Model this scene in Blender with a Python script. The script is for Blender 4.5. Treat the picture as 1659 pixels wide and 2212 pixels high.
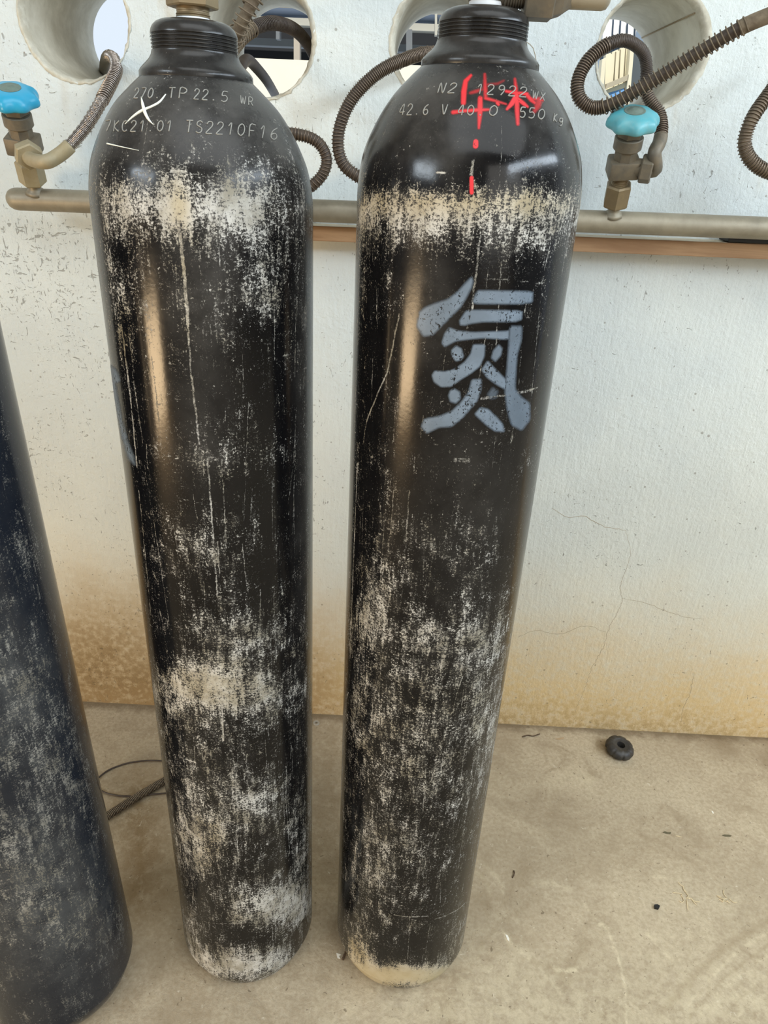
import bpy, bmesh, math, random
import numpy as np
from mathutils import Vector, Matrix

for o in list(bpy.data.objects):
    bpy.data.objects.remove(o)
S = bpy.context.scene
COL = S.collection
PI = math.pi

# ------------------------------------------------------------------ camera
F_PX, CXP, CYP = 1534.0, 829.5, 1106.0
CAM_H = 1.2345
_d = np.array([670.3 - CXP, -(4110.5 - CYP), -F_PX])
_u = -_d / np.linalg.norm(_d)
_Y = np.array([0, 0, -1.0]); _Y = _Y - (_Y @ _u) * _u; _Y /= np.linalg.norm(_Y)
_X = np.cross(_Y, _u)
RW = np.array([_X, _Y, _u])                       # camera axes -> world axes
cam_d = bpy.data.cameras.new('camera')
cam_d.sensor_fit = 'VERTICAL'; cam_d.sensor_height = 36.0
cam_d.lens = F_PX / 2212.0 * 36.0
cam_d.clip_start = 0.01
cam = bpy.data.objects.new('camera', cam_d); COL.objects.link(cam)
M4 = Matrix.Identity(4)
for i in range(3):
    for j in range(3):
        M4[i][j] = float(RW[i][j])
M4.translation = (0, 0, CAM_H)
cam.matrix_world = M4
S.camera = cam

# ------------------------------------------------------------------ world, lights, exposure
S.view_settings.view_transform = 'Standard'
S.view_settings.look = 'None'
S.view_settings.exposure = -0.47
S.view_settings.gamma = 1.0
S.view_settings.use_curve_mapping = False

W = bpy.data.worlds.new('world'); S.world = W; W.use_nodes = True
wn = W.node_tree.nodes; wl = W.node_tree.links; wn.clear()
w_out = wn.new('ShaderNodeOutputWorld'); w_bg = wn.new('ShaderNodeBackground')
w_tc = wn.new('ShaderNodeTexCoord'); w_sep = wn.new('ShaderNodeSeparateXYZ')
w_map = wn.new('ShaderNodeMapRange'); w_mix = wn.new('ShaderNodeMix'); w_mix.data_type = 'RGBA'
wl.new(w_tc.outputs['Generated'], w_sep.inputs[0])
wl.new(w_sep.outputs['Y'], w_map.inputs['Value'])
w_map.inputs['From Min'].default_value = -0.1; w_map.inputs['From Max'].default_value = 0.25
wl.new(w_map.outputs['Result'], w_mix.inputs['Factor'])
w_mix.inputs['A'].default_value = (0.26, 0.265, 0.27, 1)   # interior of the workshop behind the viewer
w_mix.inputs['B'].default_value = (1.08, 1.22, 1.38, 1)     # open sky beyond the wall
wl.new(w_mix.outputs['Result'], w_bg.inputs['Color'])
w_bg.inputs['Strength'].default_value = 1.0
wl.new(w_bg.outputs[0], w_out.inputs[0])

def area(name, loc, target, sx, sy, power, color):
    L = bpy.data.lights.new(name, 'AREA'); L.shape = 'RECTANGLE'; L.size = sx; L.size_y = sy
    L.energy = power; L.color = color
    o = bpy.data.objects.new(name, L); COL.objects.link(o); o.location = loc
    o.rotation_euler = (Vector(target) - Vector(loc)).to_track_quat('-Z', 'Y').to_euler()
    return o

area('added_overhead', (0.6, -0.6, 3.3), (0.5, 0.45, 0.0), 3.2, 1.8, 84, (0.92, 0.97, 1.0))  # unseen overhead light added to brighten floor and wall
area('door_daylight', (-2.4, -1.12, 0.27), (0.0, -0.2, 0.27), 0.85, 0.55, 66, (1.0, 0.72, 0.42))
area('left_window', (-2.9, -1.6, 2.42), (0, 0.6, 1.15), 1.5, 0.34, 76, (0.80, 0.91, 1.0))
area('right_window', (2.6, -0.5, 2.46), (0, 0.5, 1.1), 3.4, 0.34, 124, (0.76, 0.88, 1.0))
area('entrance_daylight', (2.0, -2.6, 1.7), (0.5, 0.9, 0.2), 2.2, 2.2, 58, (1.0, 0.97, 0.90))

# ------------------------------------------------------------------ geometry helpers
def ray(px, py):
    return RW @ np.array([(px - CXP) / F_PX, -(py - CYP) / F_PX, -1.0])
def at(px, py, Y):
    d = ray(px, py); t = Y / d[1]
    return np.array([0, 0, CAM_H]) + t * d
def on_floor(px, py, z=0.0):
    d = ray(px, py); t = (z - CAM_H) / d[2]
    return np.array([0, 0, CAM_H]) + t * d

def obj(name, bm_or_mesh, mat=None, parent=None, smooth=True, loc=None):
    if isinstance(bm_or_mesh, bmesh.types.BMesh):
        me = bpy.data.meshes.new(name); bm_or_mesh.to_mesh(me); bm_or_mesh.free()
    else:
        me = bm_or_mesh
    me.name = name
    if smooth and len(me.polygons):
        me.polygons.foreach_set('use_smooth', [True] * len(me.polygons))
    o = bpy.data.objects.new(name, me); COL.objects.link(o)
    if mat is not None:
        for m in (mat if isinstance(mat, (list, tuple)) else [mat]):
            me.materials.append(m)
    if parent is not None:
        o.parent = parent
    if loc is not None:
        o.location = loc
    return o

def thing(name, label, cat, loc=(0, 0, 0), rotz=0.0, group=None):
    o = bpy.data.objects.new(name, None); COL.objects.link(o)
    o.empty_display_size = 0.05
    o.location = loc; o.rotation_euler = (0, 0, rotz)
    o['label'] = label; o['category'] = cat
    if group: o['group'] = group
    return o
def tag(o, label, cat, group=None):
    o['label'] = label; o['category'] = cat
    if group: o['group'] = group
    return o
def struct(o):
    o['kind'] = 'structure'; return o

def mesh_np(name, verts, faces):
    me = bpy.data.meshes.new(name)
    verts = np.asarray(verts, dtype=np.float32); faces = np.asarray(faces, dtype=np.int32)
    k = faces.shape[1]
    me.vertices.add(len(verts)); me.vertices.foreach_set('co', verts.ravel())
    me.loops.add(faces.size); me.loops.foreach_set('vertex_index', faces.ravel())
    me.polygons.add(len(faces))
    me.polygons.foreach_set('loop_start', np.arange(0, faces.size, k, dtype=np.int32))
    me.polygons.foreach_set('loop_total', np.full(len(faces), k, dtype=np.int32))
    me.update(calc_edges=True); me.validate()
    return me

def grid_faces(nr, nc, closed=False):
    cols = nc if closed else nc - 1
    i, j = np.meshgrid(np.arange(nr - 1), np.arange(cols), indexing='ij')
    j2 = (j + 1) % nc
    return np.stack([i * nc + j, i * nc + j2, (i + 1) * nc + j2, (i + 1) * nc + j], -1).reshape(-1, 4)

def add_lathe(bm, prof, n=48, mat=Matrix.Identity(4), mod=None, cap=True):
    """prof: list of (r, z); mod(phi, r, z) -> r"""
    rows = []
    for r, z in prof:
        row = []
        for k in range(n):
            a = 2 * PI * k / n
            rr = mod(a, r, z) if mod else r
            row.append(bm.verts.new(mat @ Vector((rr * math.cos(a), rr * math.sin(a), z))))
        rows.append(row)
    for a, b in zip(rows[:-1], rows[1:]):
        for k in range(n):
            bm.faces.new((a[k], a[(k + 1) % n], b[(k + 1) % n], b[k]))
    if cap:
        bm.faces.new(list(reversed(rows[0]))); bm.faces.new(rows[-1])
    return bm

def add_prism(bm, n, r, z0, z1, mat=Matrix.Identity(4), ch=0.0, rot=0.0):
    """n-sided prism with chamfered ends"""
    prof = [(r - ch, z0), (r, z0 + ch), (r, z1 - ch), (r - ch, z1)] if ch else [(r, z0), (r, z1)]
    rm = mat @ Matrix.Rotation(rot, 4, 'Z')
    add_lathe(bm, prof, n, rm)

def add_box(bm, sx, sy, sz, mat=Matrix.Identity(4), bev=0.0):
    r = bmesh.ops.create_cube(bm, size=1.0, matrix=mat @ Matrix.Diagonal((sx, sy, sz, 1)))
    if bev:
        es = list({e for v in r['verts'] for e in v.link_edges})
        bmesh.ops.bevel(bm, geom=es, offset=bev, segments=2, affect='EDGES', profile=0.5)

def flat(o):
    o.data.polygons.foreach_set('use_smooth', [False] * len(o.data.polygons)); return o
def smooth_angle(o, ang=0.6):
    """sharp edges above an angle"""
    me = o.data
    bm = bmesh.new(); bm.from_mesh(me)
    for e in bm.edges:
        e.smooth = not (len(e.link_faces) == 2 and e.calc_face_angle(0) > ang)
    bm.to_mesh(me); bm.free()
    return o

def catmull(pts, step=0.004):
    P = [np.array(p, float) for p in pts]
    P = [2 * P[0] - P[1]] + P + [2 * P[-1] - P[-2]]
    out = []
    for i in range(1, len(P) - 2):
        p0, p1, p2, p3 = P[i - 1:i + 3]
        n = max(2, int(np.linalg.norm(p2 - p1) / step))
        for k in range(n):
            t = k / n
            out.append(0.5 * (2 * p1 + (p2 - p0) * t + (2 * p0 - 5 * p1 + 4 * p2 - p3) * t * t + (3 * p1 - p0 - 3 * p2 + p3) * t ** 3))
    out.append(P[-2])
    return np.array(out)

def frames(path):
    T = np.gradient(path, axis=0); T /= np.linalg.norm(T, axis=1)[:, None] + 1e-12
    N = np.zeros_like(T)
    a = np.array([0, 0, 1.0]) if abs(T[0][2]) < 0.9 else np.array([1.0, 0, 0])
    n = a - (a @ T[0]) * T[0]; n /= np.linalg.norm(n); N[0] = n
    for i in range(1, len(T)):
        n = N[i - 1] - (N[i - 1] @ T[i]) * T[i]
        N[i] = n / (np.linalg.norm(n) + 1e-12)
    return T, N, np.cross(T, N)

def tube_mesh(name, path, rad, sides=12):
    path = np.asarray(path, float); n = len(path)
    rad = np.broadcast_to(np.asarray(rad, float), (n,))
    T, N, B = frames(path)
    a = np.arange(sides) * 2 * PI / sides
    V = path[:, None, :] + rad[:, None, None] * (np.cos(a)[None, :, None] * N[:, None, :] + np.sin(a)[None, :, None] * B[:, None, :])
    V = V.reshape(-1, 3)
    fc = grid_faces(n, sides, True)
    tri0 = [[sides - 1 - k for k in (0, k1, k1 + 1)] for k1 in range(1, sides - 1)]
    me = bpy.data.meshes.new(name)
    faces = fc.tolist() + [list(reversed(range(sides)))] + [list(range((n - 1) * sides, n * sides))]
    me.from_pydata(V.tolist(), [], faces); me.update()
    return me

def arc_resample(path, step):
    s = np.concatenate([[0], np.cumsum(np.linalg.norm(np.diff(path, axis=0), axis=1))])
    m = max(3, int(s[-1] / step))
    q = np.linspace(0, s[-1], m)
    return np.stack([np.interp(q, s, path[:, k]) for k in range(3)], -1), q

def coil_path(path, rad, pitch, per=14):
    """helix round a path; pitch may be a function of the fraction along it"""
    fine, s = arc_resample(path, 0.0004)
    T, N, B = frames(fine)
    f = s / s[-1]
    p = np.array([pitch(x) for x in f]) if callable(pitch) else np.full(len(f), pitch)
    ph = np.concatenate([[0], np.cumsum(np.diff(s) / p[:-1])]) * 2 * PI
    r = np.array([rad(x) for x in f]) if callable(rad) else np.full(len(f), rad)
    H = fine + r[:, None] * (np.cos(ph)[:, None] * N + np.sin(ph)[:, None] * B)
    n = int(ph[-1] / (2 * PI) * per)
    q = np.linspace(0, ph[-1], n)
    return np.stack([np.interp(q, ph, H[:, k]) for k in range(3)], -1)

# ------------------------------------------------------------------ material helpers
def srgb(r, g, b):
    f = lambda c: (c / 255 / 12.92) if c <= 10 else ((c / 255 + 0.055) / 1.055) ** 2.4
    return (f(r), f(g), f(b), 1.0)

class NT:
    def __init__(s, name):
        s.m = bpy.data.materials.new(name); s.m.use_nodes = True
        s.t = s.m.node_tree; s.n = s.t.nodes; s.l = s.t.links; s.n.clear()
        s.out = s.n.new('ShaderNodeOutputMaterial'); s.b = s.n.new('ShaderNodeBsdfPrincipled')
        s.l.new(s.b.outputs[0], s.out.inputs[0])
        s.tc = s.n.new('ShaderNodeTexCoord')
    def link(s, a, b): s.l.new(a, b)
    def put(s, sock, v):
        if hasattr(v, 'is_output') or isinstance(v, bpy.types.NodeSocket): s.l.new(v, sock)
        else: sock.default_value = v
    def coord(s, kind='Object', scale=(1, 1, 1), rot=(0, 0, 0), loc=(0, 0, 0)):
        mp = s.n.new('ShaderNodeMapping'); mp.inputs['Scale'].default_value = scale
        mp.inputs['Rotation'].default_value = rot; mp.inputs['Location'].default_value = loc
        s.l.new(s.tc.outputs[kind], mp.inputs[0]); return mp.outputs[0]
    def noise(s, vec, scale, detail=4, rough=0.55, dist=0.0, out='Fac'):
        n = s.n.new('ShaderNodeTexNoise'); n.inputs['Scale'].default_value = scale
        n.inputs['Detail'].default_value = detail; n.inputs['Roughness'].default_value = rough
        n.inputs['Distortion'].default_value = dist
        if vec is not None: s.l.new(vec, n.inputs['Vector'])
        return n.outputs[out]
    def voro(s, vec, scale, feature='F1', out='Distance', rand=1.0):
        n = s.n.new('ShaderNodeTexVoronoi'); n.feature = feature
        n.inputs['Scale'].default_value = scale; n.inputs['Randomness'].default_value = rand
        if vec is not None: s.l.new(vec, n.inputs['Vector'])
        return n.outputs[out]
    def math(s, op, a, b=None, c=None, clamp=False):
        n = s.n.new('ShaderNodeMath'); n.operation = op; n.use_clamp = clamp
        s.put(n.inputs[0], a)
        if b is not None: s.put(n.inputs[1], b)
        if c is not None: s.put(n.inputs[2], c)
        return n.outputs[0]
    def remap(s, v, a, b, c=0.0, d=1.0, smooth=True):
        n = s.n.new('ShaderNodeMapRange'); n.interpolation_type = 'SMOOTHSTEP' if smooth else 'LINEAR'
        s.put(n.inputs['Value'], v)
        for k, x in zip(('From Min', 'From Max', 'To Min', 'To Max'), (a, b, c, d)): n.inputs[k].default_value = x
        return n.outputs['Result']
    def mix(s, f, a, b, blend='MIX'):
        n = s.n.new('ShaderNodeMix'); n.data_type = 'RGBA'; n.blend_type = blend
        s.put(n.inputs['Factor'], f); s.put(n.inputs['A'], a); s.put(n.inputs['B'], b)
        return n.outputs['Result']
    def mixf(s, f, a, b):
        n = s.n.new('ShaderNodeMix'); n.data_type = 'FLOAT'
        s.put(n.inputs['Factor'], f); s.put(n.inputs['A'], a); s.put(n.inputs['B'], b)
        return n.outputs['Result']
    def attr(s, name):
        n = s.n.new('ShaderNodeAttribute'); n.attribute_name = name; return n.outputs['Fac']
    def xyz(s, vec):
        n = s.n.new('ShaderNodeSeparateXYZ'); s.l.new(vec, n.inputs[0]); return n.outputs
    def bump(s, h, strength=0.3, dist=0.002, prev=None):
        n = s.n.new('ShaderNodeBump'); n.inputs['Strength'].default_value = strength
        n.inputs['Distance'].default_value = dist; s.l.new(h, n.inputs['Height'])
        if prev is not None: s.l.new(prev, n.inputs['Normal'])
        return n.outputs[0]
    def set(s, **k):
        nm = {'col': 'Base Color', 'rough': 'Roughness', 'metal': 'Metallic', 'normal': 'Normal', 'alpha': 'Alpha',
              'spec': 'Specular IOR Level', 'coat': 'Coat Weight', 'coatr': 'Coat Roughness', 'sss': 'Subsurface Weight',
              'emit': 'Emission Color', 'emits': 'Emission Strength', 'trans': 'Transmission Weight', 'ior': 'IOR'}
        for a, v in k.items(): s.put(s.b.inputs[nm[a]], v)
        return s.m

def simple(name, col, rough=0.6, metal=0.0, var=0.25, scale=60.0, bump=0.15, dust=None, dustamt=0.5):
    t = NT(name); c = t.coord()
    n = t.noise(c, scale, 5, 0.6)
    dark = tuple(x * (1 - var) for x in col[:3]) + (1,)
    light = tuple(min(1, x * (1 + var)) for x in col[:3]) + (1,)
    base = t.mix(n, dark, light)
    if dust is not None:
        n2 = t.noise(c, scale * 0.4, 6, 0.65)
        base = t.mix(t.math('MULTIPLY', t.remap(n2, 0.35, 0.65), dustamt), base, dust)
    return t.set(col=base, rough=rough, metal=metal, normal=t.bump(n, bump, 0.0008))

# sun on the yard beyond the wall (the workshop itself is roofed)
sun = bpy.data.lights.new('sun', 'SUN'); sun.energy = 7.0; sun.angle = 0.01; sun.color = (1, 0.96, 0.88)
so = bpy.data.objects.new('sun', sun); COL.objects.link(so); so.location = (-2, -4, 8)
so.rotation_euler = Vector((0.25, 0.62, -0.8)).to_track_quat('-Z', 'Y').to_euler()

# ================================================================== MATERIALS
def mat_wall():
    t = NT('painted plaster'); c = t.coord()
    z = t.xyz(c)['Z']; x = t.xyz(c)['X']
    big = t.noise(c, 2.2, 5, 0.6)
    fine = t.noise(c, 150, 6, 0.7)
    base = t.mix(t.remap(big, 0.35, 0.65), srgb(206, 214, 214), srgb(222, 228, 224))
    # tan tones, stronger toward the foot of the wall
    zz = t.math('ADD', z, t.math('MULTIPLY', t.math('SUBTRACT', t.noise(c, 3.5, 6, 0.62), 0.5), 0.30))
    low_tan = t.remap(zz, 0.50, 0.04)
    grain = t.noise(c, 70, 6, 0.7)
    base = t.mix(t.math('MULTIPLY', t.remap(zz, 1.15, 0.2), 0.50), base, srgb(212, 202, 174))
    base = t.mix(t.math('MULTIPLY', low_tan, t.remap(grain, 0.25, 0.6, 0.55, 0.95)), base, srgb(214, 184, 130))
    grime_shade = t.math('MULTIPLY', t.remap(x, 0.05, -0.25), t.remap(zz, 0.45, 0.05))  # lower-left brown grime with the cylinders' shade painted in
    base = t.mix(t.math('MULTIPLY', grime_shade, t.remap(grain, 0.3, 0.6, 0.45, 0.9)), base, srgb(128, 107, 76))
    low = t.math('MULTIPLY', t.remap(zz, 0.12, -0.02), t.remap(grain, 0.42, 0.62, 0.05, 0.7))
    base = t.mix(low, base, srgb(168, 140, 98))
    # rusty run marks below the holes
    st = t.noise(t.coord(scale=(6, 1, 1.2), rot=(0, 0.9, 0)), 3.0, 4, 0.5)
    base = t.mix(t.math('MULTIPLY', t.remap(st, 0.60, 0.75), t.math('MULTIPLY', 0.35, t.remap(z, 1.1, 1.3))), base, srgb(176, 155, 118))
    # specks and tiny dark scratches
    fl = t.noise(t.coord(scale=(1.0, 1, 0.42), rot=(0, 0.5, 0)), 190, 3, 0.6, 0.8)
    fl2 = t.noise(t.coord(scale=(0.5, 1, 1.0), rot=(0, 0.25, 0), loc=(3, 1, 2)), 150, 3, 0.6, 0.8)
    dens = t.noise(c, 4.0, 3, 0.5)
    sel = t.remap(x, 0.1, -0.25, 0.0, 1.0)
    thr = t.math('SUBTRACT', 0.715, t.math('MULTIPLY', t.remap(dens, 0.3, 0.7), t.math('MULTIPLY_ADD', sel, 0.035, 0.055)))
    f1 = t.remap(t.math('SUBTRACT', t.math('MAXIMUM', fl, fl2), thr), 0.0, 0.035)
    sp = t.voro(c, 34)
    sp2 = t.remap(t.math('ADD', sp, t.math('MULTIPLY', dens, 0.20)), 0.175, 0.14)
    base = t.mix(t.math('MULTIPLY', f1, 0.52), base, srgb(96, 88, 72))
    base = t.mix(t.math('MULTIPLY', sp2, 0.5), base, srgb(112, 98, 76))
    h = t.math('ADD', t.math('MULTIPLY', fine, 0.6), t.math('MULTIPLY', t.noise(c, 60, 5, 0.6), 0.8))
    h = t.math('ADD', h, t.math('MULTIPLY', t.noise(t.coord(scale=(1, 1, 0.12)), 130, 4, 0.6), 0.55))
    h = t.math('SUBTRACT', h, t.math('MULTIPLY', f1, 0.4))
    return t.set(col=base, rough=0.85, normal=t.bump(h, 0.75, 0.0035), spec=0.25)

def mat_floor():
    t = NT('dusty concrete'); c = t.coord()
    big = t.noise(c, 2.6, 6, 0.6, 0.6)
    mid = t.noise(c, 11, 7, 0.65, 0.8)
    fine = t.noise(c, 130, 6, 0.7)
    pale = t.attr('pale'); dark = t.attr('dark')
    base = t.mix(t.remap(big, 0.32, 0.68), srgb(164, 148, 123), srgb(193, 177, 150))
    base = t.mix(t.math('MULTIPLY', t.remap(mid, 0.42, 0.72), 0.45), base, srgb(206, 191, 162))
    base = t.mix(t.math('MULTIPLY', t.remap(mid, 0.48, 0.28), 0.5), base, srgb(138, 120, 93))
    base = t.mix(t.math('MULTIPLY', t.remap(fine, 0.35, 0.65), 0.45), base, srgb(146, 127, 98))
    brk = t.noise(c, 48, 6, 0.7, 0.4)
    base = t.mix(t.math('MULTIPLY', dark, t.remap(brk, 0.3, 0.6, 0.3, 0.9)), base, srgb(128, 106, 74))
    base = t.mix(t.math('MULTIPLY', pale, t.remap(brk, 0.38, 0.62, 0.15, 1.0)), base, srgb(232, 218, 184))
    # small dark crumbs and pale flecks
    cr = t.remap(t.noise(c, 120, 4, 0.6, 0.5), 0.645, 0.70)
    base = t.mix(t.math('MULTIPLY', cr, 0.6), base, srgb(92, 76, 56))
    wf = t.remap(t.noise(t.coord(loc=(5, 3, 1)), 60, 6, 0.7, 0.7), 0.63, 0.72)
    base = t.mix(t.math('MULTIPLY', wf, 0.55), base, srgb(226, 216, 194))
    # grime packed along the foot of the wall
    y = t.xyz(c)['Y']
    yy = t.math('ADD', y, t.math('MULTIPLY', t.math('SUBTRACT', t.noise(c, 25, 5, 0.65), 0.5), 0.06))
    base = t.mix(t.remap(yy, 1.285, 1.318, 0, 0.7), base, srgb(106, 88, 62))
    h = t.math('ADD', t.math('MULTIPLY', mid, 1.2), t.math('MULTIPLY', fine, 0.7))
    return t.set(col=base, rough=0.82, normal=t.bump(h, 0.6, 0.004), spec=0.25)

def mat_cyl(name, black, scuffA, scuffB, film, hue=0.0):
    """worn glossy paint: 'wear' = how much is scuffed, 'scratch' = drawn scratches, 'dust' = dust film"""
    t = NT(name); c = t.coord()
    wear = t.attr('wear'); scr = t.attr('scratch'); dust = t.attr('dust'); beige = t.attr('beige')
    streak = t.noise(t.coord(scale=(1, 1, 0.16)), 330, 5, 0.65, 0.25)
    speck = t.noise(c, 480, 5, 0.72, 0.7)
    hatch = t.noise(t.coord(scale=(0.33, 0.33, 1.0), loc=(1, 2, 3)), 560, 4, 0.65, 0.6)
    mid = t.noise(c, 46, 6, 0.66, 0.5)
    m = t.math('ADD', t.math('MULTIPLY', streak, 0.24), t.math('MULTIPLY', speck, 0.52))
    m = t.math('ADD', m, t.math('MULTIPLY', hatch, 0.24))
    vert = t.noise(t.coord(scale=(1, 1, 0.22), loc=(2, 5, 1)), 75, 5, 0.62, 0.4)
    w2 = t.math('ADD', wear, t.math('MULTIPLY', t.math('SUBTRACT', mid, 0.5), 1.1))
    w2 = t.math('ADD', w2, t.math('MULTIPLY', t.math('SUBTRACT', vert, 0.5), 1.5))
    th = t.math('SUBTRACT', 0.645, t.math('MULTIPLY', w2, 0.165))
    mask = t.remap(t.math('SUBTRACT', m, th), -0.004, 0.075)
    s2 = t.remap(t.math('ADD', scr, t.math('MULTIPLY', t.math('SUBTRACT', t.math('ADD', t.math('MULTIPLY', speck, .6), t.math('MULTIPLY', mid, .4)), 0.5), 2.0)), 0.34, 0.85)
    mask = t.math('MAXIMUM', t.math('MULTIPLY', mask, 0.88), s2)
    tone = t.noise(c, 26, 5, 0.65)
    sc = t.mix(t.remap(tone, 0.35, 0.65), scuffA, scuffB)
    sc = t.mix(t.math('MULTIPLY', beige, .85), sc, srgb(182, 166, 128))
    fine2 = t.noise(t.coord(scale=(1, 1, .6), loc=(7, 1, 4)), 700, 4, 0.7, 1.0)
    fk = t.remap(t.math('ADD', fine2, t.math('MULTIPLY', t.math('SUBTRACT', mid, .5), .35)), 0.64, 0.70)
    mask = t.math('MAXIMUM', mask, t.math('MULTIPLY', fk, t.math('MULTIPLY', t.math('MINIMUM', wear, 1.0), .75)))
    smud = t.math('MULTIPLY', t.remap(w2, 0.5, 1.3), 0.42)
    dust = t.math('ADD', dust, smud, clamp=True)
    fl = t.math('MULTIPLY', dust, t.remap(t.noise(c, 30, 6, 0.66), 0.22, 0.78, 0.3, 1.1))
    body = t.mix(fl, black, film)
    col = t.mix(mask, body, sc)
    rough = t.mixf(mask, t.mixf(fl, 0.13, 0.58), 0.8)
    h = t.math('ADD', t.math('MULTIPLY', mask, -0.35), t.math('MULTIPLY', t.noise(c, 240, 3, 0.5), 0.22))
    return t.set(col=col, rough=rough, normal=t.bump(h, 0.22, 0.0010), spec=0.27)

M = {}
M['wall'] = mat_wall()
M['floor'] = mat_floor()
M['black'] = mat_cyl('worn black paint', (0.0022, 0.0023, 0.003, 1), srgb(150, 145, 130), srgb(206, 205, 199), srgb(96, 94, 90))
M['blueblack'] = mat_cyl('dusty blue black paint', (0.006, 0.009, 0.016, 1), srgb(122, 118, 106), srgb(150, 148, 140), srgb(84, 86, 86))
M['stamp'] = simple('bare stamped metal', srgb(146, 145, 138), 0.6, 0.2, 0.45, 220)
M['chalk'] = simple('white paint pen', srgb(226, 230, 220), 0.7, 0, 0.08, 200)
M['brass'] = simple('dusty brass', srgb(136, 120, 90), 0.5, 0.4, 0.3, 120, 0.2, srgb(130, 114, 90), 0.7)
M['tan'] = simple('dust coated brass', srgb(156, 144, 112), 0.6, 0.2, 0.2, 120, 0.2, srgb(166, 156, 132), 0.6)
M['steel_dirty'] = simple('dirty steel', srgb(106, 100, 88), 0.55, 0.3, 0.3, 140, 0.25, srgb(126, 114, 94), 0.7)
M['pipe'] = simple('dull pipe steel', srgb(138, 130, 112), 0.5, 0.3, 0.25, 60, 0.25, srgb(160, 152, 132), 0.6)
M['spring'] = simple('spring wire', srgb(120, 106, 92), 0.38, 0.7, 0.25, 300, 0.1)
M['spring_bright'] = simple('clean spring wire', srgb(176, 166, 158), 0.28, 0.85, 0.2, 300, 0.1)
M['hose'] = simple('brown hose', srgb(66, 54, 44), 0.6, 0.0, 0.3, 180, 0.2, srgb(96, 82, 66), 0.6)
M['hose_dust'] = simple('dust coated hose', srgb(104, 90, 72), 0.8, 0.0, 0.25, 180, 0.3, srgb(136, 122, 100), 0.7)
M['hose_dark'] = simple('dark plain hose', srgb(56, 46, 40), 0.5, 0.0, 0.3, 120, 0.2, srgb(84, 74, 64), 0.5)
M['blue'] = simple('blue plastic', srgb(48, 158, 196), 0.32, 0, 0.08, 80, 0.05)
M['teal'] = simple('dusty turquoise plastic', srgb(78, 164, 176), 0.4, 0, 0.1, 60, 0.1, srgb(150, 168, 158), 0.35)
M['hub'] = simple('dusty hub', srgb(112, 128, 118), 0.6, 0.2, 0.35, 200, 0.3)
M['tape'] = simple('white thread tape', srgb(226, 228, 228), 0.5, 0, 0.06, 300, 0.2)
M['rubber'] = simple('black rubber', srgb(42, 40, 38), 0.5, 0, 0.4, 160, 0.2, srgb(84, 78, 70), 0.45)
M['black_plain'] = simple('black steel', (0.006, 0.006, 0.006, 1), 0.6, 0, 0.2)
M['sleeve'] = simple('grey sleeve', srgb(216, 213, 198), 0.75, 0, 0.2, 22, 0.25, srgb(158, 150, 128), 0.6)
M['plaster_rim'] = simple('chipped plaster', srgb(206, 203, 188), 0.9, 0, 0.22, 120, 0.6, srgb(166, 156, 132), 0.5)
M['crack'] = simple('crack', srgb(156, 140, 112), 0.9, 0, 0.2)
M['twig'] = simple('twig', srgb(84, 66, 48), 0.8, 0, 0.3, 200)
M['paper'] = simple('paper', srgb(232, 226, 212), 0.8, 0, 0.05, 100)
M['straw'] = simple('dry root', srgb(214, 196, 158), 0.8, 0, 0.15, 200)
M['leaf'] = simple('dead leaf', srgb(96, 88, 64), 0.8, 0, 0.3, 200)
M['leaf_pale'] = simple('pale dead leaf', srgb(178, 152, 118), 0.8, 0, 0.2, 200)
M['washer'] = simple('dull washer', srgb(172, 166, 152), 0.55, 0.3, 0.2, 300)

def mat_wood():
    t = NT('batten wood')
    g = t.noise(t.coord(scale=(0.12, 1, 1.4)), 34, 6, 0.6, 0.6)
    k = t.noise(t.coord(scale=(0.5, 1, 1)), 7, 3, 0.5)
    b = t.mix(t.remap(g, 0.3, 0.7), srgb(150, 114, 80), srgb(186, 150, 112))
    b = t.mix(t.math('MULTIPLY', t.remap(k, 0.5, 0.75), 0.4), b, srgb(128, 92, 62))
    return t.set(col=b, rough=0.65, normal=t.bump(g, 0.2, 0.001))
M['wood'] = mat_wood()
M['wood_top'] = simple('dust on the batten', srgb(196, 186, 164), 0.9, 0, 0.15, 60, 0.3, srgb(170, 158, 134), 0.5)

def mat_paint(name, col, chip):
    t = NT(name); c = t.coord(); m = t.attr('mask')
    sp = t.noise(c, 330, 5, 0.7, 0.6); st = t.noise(t.coord(scale=(1, 1, 0.12)), 180, 5, 0.65); mid = t.noise(c, 40, 4, 0.6)
    k = t.math('ADD', t.math('MULTIPLY', sp, 0.5), t.math('ADD', t.math('MULTIPLY', st, 0.3), t.math('MULTIPLY', mid, 0.2)))
    a = t.math('MULTIPLY', m, t.remap(k, chip, chip + 0.05, 1.0, 0.0))
    v = t.mix(t.remap(mid, 0.3, 0.7), tuple(x * 0.85 for x in col[:3]) + (1,), tuple(min(1, x * 1.12) for x in col[:3]) + (1,))
    return t.set(col=v, rough=0.5, alpha=a)
M['letter_paint'] = mat_paint('grey blue stencil paint', srgb(106, 120, 134), 0.535)
M['red_paint'] = mat_paint('red marker paint', srgb(222, 46, 52), 0.575)

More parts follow.
